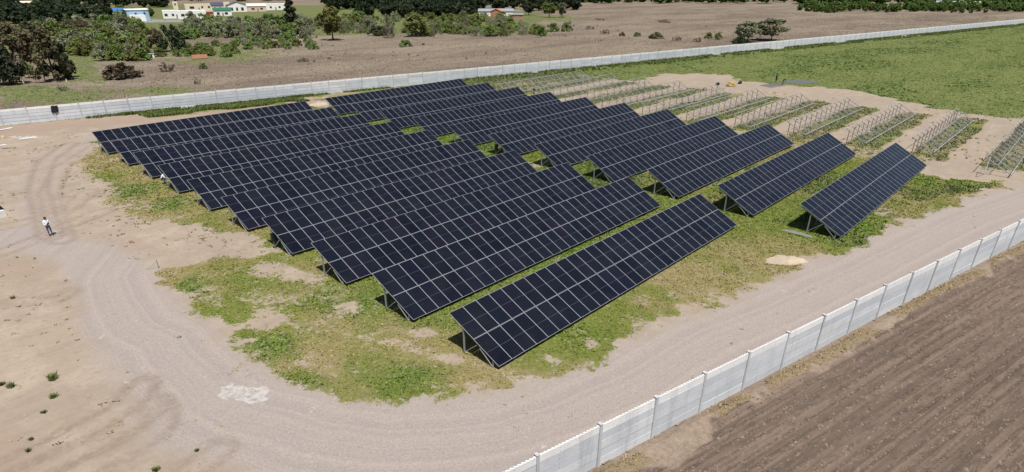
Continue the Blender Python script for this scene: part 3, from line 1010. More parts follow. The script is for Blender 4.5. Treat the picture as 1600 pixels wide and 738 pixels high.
# rank growth at the foot of the far wall
n = 30000
px = np.where(rng.uniform(0, 1, n) < .5, rng.uniform(17, 50, n), rng.uniform(12, 420, n))
off = np.abs(rng.normal(0, 0.5, n)) + 0.15 + (rng.uniform(0, 1, n) < 0.4) * (px > 75) * rng.uniform(0, 5, n)
off = np.where((px > 19) & (px < 46) & (rng.uniform(0, 1, n) < .8), rng.uniform(2.0, 6.5, n), off)
py = WALL_F[0] * px + WALL_F[1] - off
ok = fbm(px, py, 7, 3, 61) + 0.12 * (px > 75) > 0.47
px, py = px[ok], py[ok]
c = lerp((0.075, 0.12, 0.030), (0.16, 0.18, 0.055), rng.uniform(0, 1, len(px)))
V, T, C = tufts(px, py, rng.uniform(0.12, 0.42, len(px)) * np.where(px > 75, 1.4, 1), 0.25, c, 3, 8, 0.6, wid=0.5)
tag(link('wall_weeds', tri_mesh('wall_weeds', V, T, M['tuft'], C)), 'green weeds along the foot of the far wall', 'weeds', kind='stuff')

# dry grass beyond the far wall
n = 190000
px = -60 + 560 * rng.uniform(0, 1, n) ** 1.25; py = (WALL_F[0] * px + WALL_F[1]) + 0.4 + 330 * rng.uniform(0, 1, n) ** 1.9
t = fbm(px, py, 14, 4, 65); t2 = fbm(px, py * 1.5, 4, 3, 66)
gr = np.clip(sample(np.where(far_side, df_green, 0), px, py), 0, 1)
c = lerp((0.185, 0.146, 0.112), (0.30, 0.25, 0.18), sst(t, 0.38, 0.62))
c = c * (1 - gr[:, None]) + np.array((0.125, 0.142, 0.052)) * gr[:, None]
c = c * (0.86 + 0.35 * t2[:, None]) * rng.uniform(0.85, 1.15, (n, 1))
V, T, C = tufts(px, py, rng.uniform(0.05, 0.16, n) * (0.4 + 1.1 * t2), 0.5, c, 2, 9, 1.2, wid=1.1)
tag(link('dry_grass', tri_mesh('dry_grass', V, T, M['tuft'], C)), 'brown dry grass covering the field beyond the far wall', 'grass', kind='stuff')

# straw at the foot of the near wall, clods and straw bits on the plowed field
n = 26000
px = rng.uniform(-12, 62, n); off = np.abs(rng.normal(0.7, 0.4, n)) + 0.08
py = WALL_N[0] * px + WALL_N[1] - off
ok = plow_fields(px, py)[2] + 0.5 * (fbm(px, py, .5, 2, 3) - .5) > 0.35
ok &= rng.uniform(0, 1, n) < 0.16
px, py = px[ok], py[ok]
c = lerp((0.35, 0.27, 0.145), (0.24, 0.185, 0.105), rng.uniform(0, 1, len(px)))
V, T, C = tufts(px, py, rng.uniform(0.03, 0.11, len(px)), 0.12, c, 3, 12, 1.5, z=plow_fields(px, py)[0], wid=0.4)
tag(link('straw', tri_mesh('straw', V, T, M['tuft'], C)), 'dry yellow straw along the outer foot of the near wall', 'straw', kind='stuff')

n = 300000
off = rng.uniform(1.2, 26, n); px = rng.uniform(-10, 60, n)
py = WALL_N[0] * px + WALL_N[1] - off
rowp = np.sin((off + (fbm(px, py, 9, 2, 12) - .5) * .35) * 2 * math.pi / 0.62)
dk = sst(fbm(px * .6, off * 2.4, 4.0, 3, 43), 0.35, 0.65)
ok = rng.uniform(0, 1, n) < 0.42 + 0.42 * rowp
px, py, off, dk = px[ok], py[ok], off[ok], dk[ok]
n = len(px)
sz = 0.016 + 0.07 * rng.uniform(0, 1, n) ** 3
pz = plow_fields(px, py)[0]
base = np.array([[1, 0, 0], [-.5, .86, 0], [-.5, -.86, 0], [0, 0, 1.0]])
ang = rng.uniform(0, 6.28, n); stx = rng.uniform(0.6, 2.2, n)
V = np.zeros((n, 4, 3), np.float32)
for k in range(4):
    bx = base[k, 0] * stx * sz; by = base[k, 1] * sz
    V[:, k, 0] = px + bx * np.cos(ang) - by * np.sin(ang) + rng.normal(0, .2, n) * sz
    V[:, k, 1] = py + bx * np.sin(ang) + by * np.cos(ang)
    V[:, k, 2] = pz - 0.012 + base[k, 2] * sz * rng.uniform(0.6, 1.3, n)
i4 = np.arange(n)[:, None] * 4
T = np.concatenate([i4 + np.array([[0, 1, 3]]), i4 + np.array([[1, 2, 3]]), i4 + np.array([[2, 0, 3]])])
c = lerp((0.086, 0.064, 0.051), (0.205, 0.155, 0.120), np.clip(dk + rng.normal(0, .25, n), 0, 1))
stw = rng.uniform(0, 1, n) < 0.2
c[stw] = np.array((0.235, 0.185, 0.142)) * rng.uniform(0.8, 1.1, (stw.sum(), 1))
C = np.repeat(c, 4, axis=0)
tag(link('soil_clods', tri_mesh('soil_clods', V.reshape(-1, 3), T, M['clod'], C)), 'brown clods and straw bits strewn over the plowed field', 'soil', kind='stuff')

# loose stones on road and yard
n = 16000
px = rng.uniform(-24, 45, n); py = rng.uniform(-14, 45, n)
ok = (py > WALL_N[0] * px + WALL_N[1] + .4) & (sample(GRASS, px, py) < 0.35)
px, py = px[ok], py[ok]; n = len(px)
sz = 0.012 + 0.035 * rng.uniform(0, 1, n) ** 4
pz = sample(Z, px, py); ang = rng.uniform(0, 6.28, n)
V = np.zeros((n, 4, 3), np.float32)
for k in range(4):
    bx = base[k, 0] * sz; by = base[k, 1] * sz
    V[:, k, 0] = px + bx * np.cos(ang) - by * np.sin(ang); V[:, k, 1] = py + bx * np.sin(ang) + by * np.cos(ang)
    V[:, k, 2] = pz - .006 + base[k, 2] * sz
i4 = np.arange(n)[:, None] * 4
T = np.concatenate([i4 + np.array([[0, 1, 3]]), i4 + np.array([[1, 2, 3]]), i4 + np.array([[2, 0, 3]])])
C = np.repeat(lerp((0.22, 0.18, 0.15), (0.50, 0.44, 0.39), rng.uniform(0, 1, n)), 4, axis=0)
tag(link('loose_stones', tri_mesh('loose_stones', V.reshape(-1, 3), T, M['clod'], C)), 'small loose stones on the gravel road and yard', 'stones', kind='stuff')

# ------------------------------------------------------------------ trees and shrubs
M['l_dark'] = leaf_material('dark_evergreen_leaves', (0.020, 0.032, 0.015), (0.085, 0.105, 0.045), 0.04)
M['l_green'] = leaf_material('green_leaves', (0.085, 0.130, 0.026), (0.255, 0.325, 0.095), 0.05)
M['l_lime'] = leaf_material('yellow_green_leaves', (0.105, 0.125, 0.028), (0.28, 0.29, 0.095), 0.04)
M['l_grey'] = leaf_material('grey_green_leaves', (0.135, 0.148, 0.082), (0.33, 0.335, 0.215), 0.05)
M['l_brown'] = leaf_material('brown_olive_leaves', (0.06, 0.054, 0.030), (0.19, 0.16, 0.085), 0.05)
M['l_twig'] = leaf_material('bare_twigs', (0.10, 0.082, 0.066), (0.24, 0.20, 0.16), 0.03)
M['bark'] = plain('bark', (0.10, 0.078, 0.06), 0.9, 0.1, 0, 0.3, 4)
M['bark_pale'] = plain('pale_bark', (0.22, 0.19, 0.16), 0.9, 0.1, 0, 0.3, 4)


def crown_mesh(kind, mat, seed):
    """unit-height crown of many leaf-sized faces gathered in clumps of uneven size"""
    r = np.random.default_rng(seed)
    lobes = []
    if kind == 'cypress':
        for i in range(46):
            z = r.uniform(0.05, 0.97); rad = 0.19 * (1 - z) ** 0.6 + 0.02
            a = r.uniform(0, 6.28); lobes.append((math.cos(a) * rad * .7, math.sin(a) * rad * .7, z, rad * 0.55 + .02))
        nl, ls = 60, 0.024
    elif kind == 'round':
        for i in range(34):
            a = r.uniform(0, 6.28); u = r.uniform(-1, 1); rr = math.sqrt(max(0, 1 - u * u)) * r.uniform(0.55, 1.05)
            lobes.append((math.cos(a) * rr * 0.40, math.sin(a) * rr * 0.40, 0.57 + 0.36 * u * r.uniform(.7, 1), r.uniform(0.075, 0.15)))
        nl, ls = 85, 0.026
    elif kind == 'pine':
        for i in range(44):
            a = r.uniform(0, 6.28); u = r.uniform(0, 1); rr = (0.36 * (1 - u) ** 0.7 + 0.05) * r.uniform(0.4, 1.1)
            lobes.append((math.cos(a) * rr, math.sin(a) * rr, 0.12 + 0.84 * u, r.uniform(0.06, 0.12)))
        nl, ls = 70, 0.026
    elif kind == 'shrub':
        for i in range(26):
            a = r.uniform(0, 6.28); rr = math.sqrt(r.uniform(0, 1)) * 0.55
            top = (1 - (rr / 0.62) ** 2) * r.uniform(0.45, 0.95)
            lobes.append((math.cos(a) * rr, math.sin(a) * rr, max(0.10, top * 0.85), r.uniform(0.10, 0.2)))
        nl, ls = 80, 0.036
    elif kind == 'scrub':
        for i in range(30):
            a = r.uniform(0, 6.28); rr = math.sqrt(r.uniform(0, 1)) * 0.6
            lobes.append((math.cos(a) * rr, math.sin(a) * rr, r.uniform(0.1, 0.95) * (1.05 - rr), r.uniform(0.06, 0.13)))
        nl, ls = 26, 0.030
    V = []; C = []
    for (cx, cy, cz, rad) in lobes:
        m = max(8, int(nl * r.uniform(0.6, 1.4)))
        d = r.normal(0, 1, (m, 3)); d /= np.linalg.norm(d, axis=1)[:, None]
        p = np.array([cx, cy, cz]) + d * (rad * r.uniform(0.45, 1.12, m))[:, None] * np.array([1, 1, 0.8])
        nrm = d * 0.8 + r.normal(0, 0.6, (m, 3)) + np.array([0, 0, 0.8]); nrm /= np.linalg.norm(nrm, axis=1)[:, None]
        t = np.cross(nrm, r.normal(0, 1, (m, 3))); t /= np.linalg.norm(t, axis=1)[:, None]
        bt = np.cross(nrm, t)
        s = ls * r.uniform(0.6, 1.5, m)[:, None]
        if kind == 'scrub':
            t = t * 2.2; bt = bt * 0.4
        V.append(np.stack([p - t * s - bt * s * .7, p + t * s - bt * s * .5, p + t * s * .8 + bt * s * .8, p - t * s * .7 + bt * s * .6], 1))
        tn = np.clip(r.uniform(0.1, 0.75) + r.normal(0, 0.16, m), 0, 1)
        C.append(np.repeat(tn[:, None], 4, 1))
    V = np.concatenate(V).reshape(-1, 3); C = np.concatenate(C).reshape(-1)
    V[:, 2] = np.maximum(V[:, 2], 0.01)
    return tri_mesh('crown', V, np.arange(len(V)).reshape(-1, 4), mat, np.stack([C, C, C], -1))


def trunk_mesh(kind, mat, seed):
    r = random.Random(seed); b_ = MB()
    if kind in ('shrub', 'scrub'):
        for i in range(7):
            a = r.uniform(0, 6.28); l = r.uniform(0.2, 0.45)
            b_.tube([(0.03 * math.cos(a), 0.03 * math.sin(a), -0.03), (l * .5 * math.cos(a), l * .5 * math.sin(a), 0.35), (l * math.cos(a), l * math.sin(a), 0.75)], [0.018, 0.012, 0.004], 5)
    else:
        hh = 0.92 if kind in ('cypress', 'pine') else 0.62
        b_.tube([(0, 0, -0.02), (0.012, 0.006, 0.12), (-0.008, 0.01, 0.35), (0.01, 0, hh)], [0.036, 0.026, 0.019, 0.006], 7)
        for i in range(6 if kind == 'round' else 9):
            a = i * 2.4 + r.uniform(-.3, .3); z = r.uniform(0.18, 0.5) if kind == 'round' else r.uniform(.1, .7)
            l = r.uniform(0.2, 0.33) if kind != 'cypress' else 0.1
            b_.tube([(0, 0, z), (l * .5 * math.cos(a), l * .5 * math.sin(a), z + 0.13), (l * math.cos(a), l * math.sin(a), z + (0.3 if kind == 'round' else .12))], [0.013, 0.009, 0.003], 5)
    return b_.mesh('trunk', mat)


CROWNS = {}
for kind, mats in {'round': ('l_dark', 'l_green', 'l_lime', 'l_grey', 'l_brown'), 'pine': ('l_dark', 'l_brown'), 'cypress': ('l_dark',),
                   'shrub': ('l_dark', 'l_green', 'l_lime', 'l_grey', 'l_brown'), 'scrub': ('l_twig', 'l_grey', 'l_brown')}.items():
    for mt in mats:
        CROWNS[kind, mt] = [crown_mesh(kind, M[mt], 100 + 7 * i + len(CROWNS)) for i in range(3 if kind in ('shrub', 'round') else 2)]
TRUNKS = {k: [trunk_mesh(k, M['bark_pale' if k == 'scrub' else 'bark'], 5 + i) for i in range(2)] for k in ('round', 'pine', 'cypress', 'shrub', 'scrub')}


def proj_y(p):
    d = np.asarray(p) - CAM
    return CY_PX - F_PX * (d @ AX[1]) / (d @ AX[2])


def height_for(g, py_top):
    lo, hi = 0.1, 40.0
    for _ in range(40):
        m = (lo + hi) / 2
        if proj_y((g[0], g[1], m)) > py_top: lo = m
        else: hi = m
    return lo


tr_ = random.Random(99)


def plant(name, kind, leaf, g, h, wid, label, cat, group=None):
    """thing at ground point g with height h and crown width wid"""
    root = empty(name, (g[0], g[1], ground_z(*g) - 0.02), tr_.uniform(0, 6.28))
    tag(root, label, cat, group)
    unit = {'cypress': 0.42, 'round': 1.02, 'pine': 0.86, 'shrub': 1.35, 'scrub': 1.3}[kind]
    s = wid / unit
    o = link('crown', tr_.choice(CROWNS[kind, leaf]), root); o.scale = (s, s, h)
    t = link('trunk', tr_.choice(TRUNKS[kind]), root); t.scale = (min(s, h), min(s, h), h)
    return root


def plant_px(name, kind, leaf, px, pb, pt, wpx, label, cat, group=None):
    g = G(px, pb)
    return plant(name, kind, leaf, g, height_for(g, pt), wpx * mpp(px, pb), label, cat, group)


TREES = [
    ('pine_tree', 'pine', 'l_brown', 88, 127, 36, 56, 'dark brownish pine with bare lower trunk behind the fence posts', 'tree'),
    ('evergreen_tree', 'shrub', 'l_dark', 18, 131, 58, 66, 'very dark dense evergreen at the left edge behind fence posts', 'tree'),
    ('olive_tree', 'round', 'l_brown', 44, 116, 34, 76, 'brown olive tree with a sparse crown between two dark trees', 'tree'),
    ('evergreen_tree', 'shrub', 'l_dark', 62, 88, 14, 74, 'tall dark evergreen crown rising above the brown olive tree', 'tree'),
    ('evergreen_tree', 'shrub', 'l_dark', 106, 122, 72, 40, 'low dark evergreen right of the brownish pine', 'tree'),
    ('evergreen_tree', 'pine', 'l_dark', 6, 60, 4, 30, 'dark tree in the top left corner before a white house', 'tree'),
    ('small_tree', 'round', 'l_lime', 46, 122, 94, 22, 'small yellow-green tree beside the leftmost fence post', 'tree'),
    ('broad_tree', 'shrub', 'l_dark', 271, 80, 28, 46, 'dark rounded tree right of the dirt path', 'tree'),
    ('broad_tree', 'shrub', 'l_brown', 248, 76, 36, 34, 'grey-brown tree against the left side of the dark rounded tree', 'tree'),
    ('cypress_tree', 'cypress', 'l_dark', 459, 53, -2, 24, 'tall narrow dark cypress standing alone in front of the houses', 'tree'),
    ('broad_tree', 'round', 'l_lime', 521, 63, 4, 44, 'olive green tree with a visible trunk right of the cypress', 'tree'),
    ('broad_tree', 'round', 'l_lime', 650, 57, 19, 42, 'round yellow-green tree in the middle of the scrub', 'tree'),
    ('shrub', 'shrub', 'l_green', 634, 73, 59, 24, 'small bright green bush alone on the dry grass', 'bush'),
    ('shrub', 'shrub', 'l_dark', 588, 56, 34, 30, 'dark green bush between the two yellow-green trees', 'bush'),
    ('bare_tree', 'scrub', 'l_twig', 607, 59, 18, 26, 'grey leafless tree beside the dark green bush', 'tree'),
    ('broad_tree', 'round', 'l_lime', 744, 46, 18, 32, 'yellow-green tree left of the orange shed', 'tree'),
    ('shrub', 'shrub', 'l_green', 863, 49, 31, 24, 'green bush on the dry field, left of a pair', 'bush'),
    ('shrub', 'shrub', 'l_green', 886, 49, 27, 20, 'green bush on the dry field, right of a pair', 'bush'),
    ('shrub', 'scrub', 'l_brown', 945, 53, 43, 15, 'brown scrubby bush with dead twigs left of four dark bushes', 'bush'),
    ('shrub', 'shrub', 'l_brown', 972, 57, 48, 11, 'small dark round bush, first of the row on the field', 'bush'),
    ('shrub', 'shrub', 'l_green', 996, 58, 48, 14, 'small green bush, second of the row on the field', 'bush'),
    ('shrub', 'shrub', 'l_brown', 1025, 61, 47, 25, 'wide dark brown bush, largest of the row on the field', 'bush'),
    ('shrub', 'scrub', 'l_twig', 1058, 64, 54, 18, 'grey dead bush right of the wide dark bush', 'bush'),
    ('shrub', 'scrub', 'l_brown', 1090, 66, 56, 16, 'brown bush near the far wall left of the green bushes', 'bush'),
    ('shrub', 'shrub', 'l_green', 1107, 61, 46, 15, 'green bush by the far wall, left one of two', 'bush'),
    ('shrub', 'shrub', 'l_green', 1122, 62, 45, 14, 'green bush by the far wall, right one of two', 'bush'),
    ('shrub', 'shrub', 'l_dark', 1157, 68, 52, 30, 'dark thicket bush against the far wall below the olive trees', 'bush'),
    ('olive_tree', 'round', 'l_grey', 1168, 66, 30, 52, 'grey-green olive tree just behind the far wall, left one', 'tree'),
    ('olive_tree', 'round', 'l_grey', 1205, 64, 26, 66, 'grey-green olive tree behind the far wall, right and taller one', 'tree'),
    ('shrub', 'scrub', 'l_brown', 1037, 36, 29, 22, 'low brown bush far out on the dry field', 'bush'),
    ('shrub', 'scrub', 'l_twig', 938, 32, 27, 22, 'low grey bush far out on the dry field', 'bush'),
    ('shrub', 'scrub', 'l_brown', 922, 46, 38, 16, 'brown bush right of the pair of green bushes', 'bush'),
    ('shrub', 'shrub', 'l_brown', 190, 122, 91, 62, 'wide olive-brown bush on the dry grass right of the pines', 'bush'),
    ('shrub', 'scrub', 'l_twig', 98, 144, 131, 16, 'bare bush on the grass just behind the far wall', 'bush'),
    ('shrub', 'scrub', 'l_brown', 262, 112, 92, 26, 'thin brown bush below the white box', 'bush'),
    ('shrub', 'shrub', 'l_green', 318, 108, 94, 14, 'small green bush below the orange sheet', 'bush'),
    ('shrub', 'scrub', 'l_twig', 308, 132, 119, 14, 'bare twiggy bush alone near the far wall', 'bush'),
    ('shrub', 'scrub', 'l_twig', 472, 96, 86, 20, 'bare grey bush in the middle of the dry field', 'bush'),
    ('shrub', 'shrub', 'l_green', 250, 88, 68, 26, 'green bush between the white box and the dark tree', 'bush'),
    ('broad_tree', 'round', 'l_green', 858, 27, 2, 30, 'green tree at the end of the row right of the hut', 'tree'),
    ('broad_tree', 'round', 'l_grey', 878, 27, 3, 20, 'thin grey tree at the end of the row right of the hut', 'tree'),
    ('broad_tree', 'round', 'l_dark', 826, 24, 0, 30, 'dark green tree just right of the hut', 'tree'),
]
for t in TREES: plant_px(*t)


MASS = []


def thicket(n, box, leaves, hr, label, group, seed, skip=None, keep=0.5):
    """the largest bushes are things of their own, the small ones between them join one mass of scrub"""
    r = random.Random(seed)
    spots = []
    while len(spots) < n:
        px = r.uniform(box[0], box[2]); py = r.uniform(box[1], box[3])
        if skip and skip(px, py): continue
        h = r.uniform(*hr)
        spots.append((h / mpp(px, py), px, py, h, r.choice(leaves), r.uniform(0.9, 1.5)))
    spots.sort(reverse=True)
    for i, (_, px, py, h, (kind, leaf), wf) in enumerate(spots):
        g = G(px, py)
        if i >= keep * n:
            MASS.append((g, h, h * wf, kind, leaf)); continue
        adj = {'l_green': 'green', 'l_grey': 'grey-green', 'l_lime': 'yellow-green', 'l_dark': 'dark', 'l_brown': 'brownish', 'l_twig': 'leafless'}[leaf]
        adj = ('wide ' if wf > 1.2 else 'round ') + ('twiggy ' if kind == 'scrub' else '') + adj
        plant('shrub', kind, leaf, g, h, h * wf, adj + ' ' + label, 'bush', group + ', ' + adj)


def scrub_mass():
    r = np.random.default_rng(77); rr = random.Random(77)
    leaves = sorted({m[4] for m in MASS}); Vs = []; Cs = []; Ms = []
    for g, h, wd, kind, leaf in MASS:
        me = rr.choice(CROWNS[kind, leaf])
        v = np.zeros(len(me.vertices) * 3, np.float32); me.vertices.foreach_get('co', v); v = v.reshape(-1, 4, 3)
        c = np.zeros(len(me.vertices) * 4, np.float32); me.attributes['tint'].data.foreach_get('color', c); c = c.reshape(-1, 4, 4)[:, :, 0]
        sel = r.random(len(v)) < 0.3
        v = v[sel]; ctr = v.mean(1, keepdims=True); v = ctr + (v - ctr) * 1.7
        a_ = rr.uniform(0, 6.28); s_ = wd / 1.33; x = (v[..., 0] * math.cos(a_) - v[..., 1] * math.sin(a_)) * s_ + g[0]; y = (v[..., 0] * math.sin(a_) + v[..., 1] * math.cos(a_)) * s_ + g[1]
        Vs.append(np.stack([x, y, np.maximum(v[..., 2], 0) * h + ground_z(*g) - .02], -1)); Cs.append(np.clip(c[sel] * rr.uniform(.7, 1.25), 0, 1)); Ms.append(np.full(len(v), leaves.index(leaf)))
    V = np.concatenate(Vs).reshape(-1, 3); C = np.concatenate(Cs).reshape(-1)
    me = tri_mesh('scrub', V, np.arange(len(V)).reshape(-1, 4), [M[k] for k in leaves], np.stack([C, C, C], -1))
    me.polygons.foreach_set('material_index', np.concatenate(Ms).astype(np.int32))
    tag(link('scrub', me), 'low scrub filling the gaps between the larger bushes beyond the far wall', 'scrub', kind='stuff')


thicket(96, (100, 42, 224, 97), [('shrub', 'l_green'), ('shrub', 'l_green'), ('shrub', 'l_green'), ('shrub', 'l_lime'), ('shrub', 'l_grey')], (4.0, 8.0),
        'bush in the bright thicket left of the dirt path', 'bushes in the bright thicket', 1, lambda x, y: x < 150 and y > 88)
thicket(40, (60, 30, 205, 58), [('shrub', 'l_dark'), ('shrub', 'l_brown'), ('shrub', 'l_grey'), ('shrub', 'l_green'), ('shrub', 'l_green')], (5.0, 8.0),
        'bush in the dark wooded belt below the blue house', 'bushes in the wooded belt', 2)
thicket(100, (286, 36, 490, 62), [('shrub', 'l_green'), ('shrub', 'l_green'), ('shrub', 'l_grey'), ('scrub', 'l_grey')], (4.5, 7.5),
        'bush in the thicket in front of the white houses', 'bushes below the white houses', 3)
thicket(40, (272, 72, 372, 90), [('shrub', 'l_green'), ('shrub', 'l_green'), ('shrub', 'l_lime')], (1.6, 3.2),
        'bush in the low row beside the orange sheet', 'low bushes beside the orange sheet', 4)
thicket(36, (360, 64, 492, 78), [('shrub', 'l_green'), ('shrub', 'l_green'), ('scrub', 'l_grey')], (1.8, 3.4),
        'bush low on the dry grass below the cypress', 'low bushes below the cypress', 5)
thicket(135, (535, 28, 850, 57), [('shrub', 'l_green'), ('shrub', 'l_grey'), ('shrub', 'l_lime'), ('shrub', 'l_lime'), ('scrub', 'l_grey'), ('scrub', 'l_grey'), ('shrub', 'l_green')], (3.2, 6.2),
        'bush in the long scrub belt right of the lone tree', 'bushes of the long scrub belt', 6, lambda x, y: (x > 800 and y < 42) or y > 57 - 0.0 * x)
thicket(14, (470, 38, 550, 52), [('shrub', 'l_grey'), ('shrub', 'l_lime'), ('scrub', 'l_grey')], (3, 5.5),
        'bush between the cypress and the lone tree', 'bushes behind the lone tree', 7)
thicket(30, (840, 40, 1240, 64), [('scrub', 'l_twig'), ('scrub', 'l_brown')], (0.5, 1.1),
        'dead tuft on the dry field right of the scrub belt', 'dead tufts on the dry field', 8, None, 0.4)
thicket(22, (420, 70, 840, 98), [('scrub', 'l_twig'), ('scrub', 'l_brown')], (0.5, 1.0),
        'dead tuft on the dry grass below the scrub belt', 'dead tufts below the scrub belt', 9, None, 0.4)

scrub_mass()


def wood(name, rows, leaves, label, seed, tone=1.0):
    """a far-off wood that reads as one mass: one mesh of many crowns"""
    r = random.Random(seed); Vs = []; Cs = []
    src = {}
    for k in set(leaves):
        for i, me in enumerate(CROWNS['round', k]):
            v = np.zeros(len(me.vertices) * 3, np.float32); me.vertices.foreach_get('co', v)
            c = np.zeros(len(me.vertices) * 4, np.float32); me.attributes['tint'].data.foreach_get('color', c)
            src[k, i] = (v.reshape(-1, 4, 3), c.reshape(-1, 4, 4)[:, :, 0])
    for (x0, x1, y0, y1, n, h0, h1) in rows:
        for _ in range(n):
            px, py = r.uniform(x0, x1), r.uniform(y0, y1)
            g = G(px, py); h = r.uniform(h0, h1)
            v, c = src[r.choice(leaves), r.randrange(3)]
            sel = np.random.default_rng(r.randrange(9999)).random(len(v)) < 0.22
            a = r.uniform(0, 6.28)
            vv = v[sel].copy()
            ctr = vv.mean(1, keepdims=True); vv = ctr + (vv - ctr) * 2.4
            x = vv[..., 0] * math.cos(a) - vv[..., 1] * math.sin(a); y = vv[..., 0] * math.sin(a) + vv[..., 1] * math.cos(a)
            zz = np.maximum(0, (vv[..., 2] - 0.16) / 0.84)
            s = h * r.uniform(0.9, 1.3)
            Vs.append(np.stack([x * s + g[0], y * s + g[1], zz * h], -1)); Cs.append(np.clip(c[sel] * r.choice((0.15, 0.3, 0.55, 0.9)) * tone, 0, 1))
    V = np.concatenate(Vs).reshape(-1, 3); C = np.concatenate(Cs).reshape(-1)
    o = link(name, tri_mesh(name, V, np.arange(len(V)).reshape(-1, 4), M[leaves[0]], np.stack([C, C, C], -1)))
    return tag(o, label, 'wood', kind='stuff')


wood('distant_wood', [(-60, 260, 4, 13, 90, 8, 12), (-60, 175, 16, 40, 90, 6, 9), (500, 900, 2, 18, 150, 8, 13), (560, 740, 18, 28, 50, 6, 9)],
     ['l_dark', 'l_green', 'l_dark'], 'dark wood along the top left behind the houses and scrub', 1)
wood('distant_hedge', [(1245, 1680, 11, 19, 170, 3.5, 6.5), (870, 1260, -4, 6, 170, 8, 13), (1240, 1680, -2, 8, 150, 9, 13), (240, 460, -8, 3, 90, 9, 13), (-60, 1680, -14, -4, 260, 12, 18)],
     ['l_green', 'l_dark', 'l_dark'], 'dark green hedge and trees along the top right horizon', 2, 0.22)
wood('bright_hedge', [(1250, 1680, 16, 21, 60, 2, 4.5), (840, 860, 14, 22, 4, 5, 8), (130, 240, 12, 30, 16, 4, 7)],
     ['l_green', 'l_lime', 'l_grey'], 'brighter green bushes at the foot of the far hedge', 3)

# ------------------------------------------------------------------ houses
M['w_white'] = plain('white_render', (0.78, 0.78, 0.76), 0.85, 0.2, 0, 0.06, 0.5)
M['w_cream'] = plain('cream_render', (0.70, 0.62, 0.48), 0.85, 0.2, 0, 0.06, 0.5)
M['w_pink'] = plain('pink_render', (0.62, 0.47, 0.40), 0.85, 0.2, 0, 0.08, 0.5)
M['w_blue'] = plain('light_blue_paint', (0.30, 0.44, 0.54), 0.7, 0.3, 0, 0.08, 0.5)
M['w_brick'] = plain('orange_brick', (0.42, 0.20, 0.12), 0.9, 0.1, 0, 0.2, 1.5)
M['r_blue'] = plain('blue_sheet_roof', (0.06, 0.17, 0.42), 0.45, 0.5, 0, 0.1, 1)
M['r_grey'] = plain('grey_sheet_roof', (0.36, 0.38, 0.40), 0.5, 0.5, 0.2, 0.12, 1)
M['r_dark'] = plain('dark_slate_roof', (0.07, 0.075, 0.11), 0.5, 0.4, 0, 0.1, 1)
M['r_green'] = plain('green_awning', (0.03, 0.16, 0.11), 0.7, 0.2, 0, 0.1, 1)
M['pane'] = plain('window_pane', (0.02, 0.025, 0.03), 0.1, 0.5, 0, 0.1, 1)
M['w_frame'] = plain('window_frame', (0.25, 0.23, 0.21), 0.6)


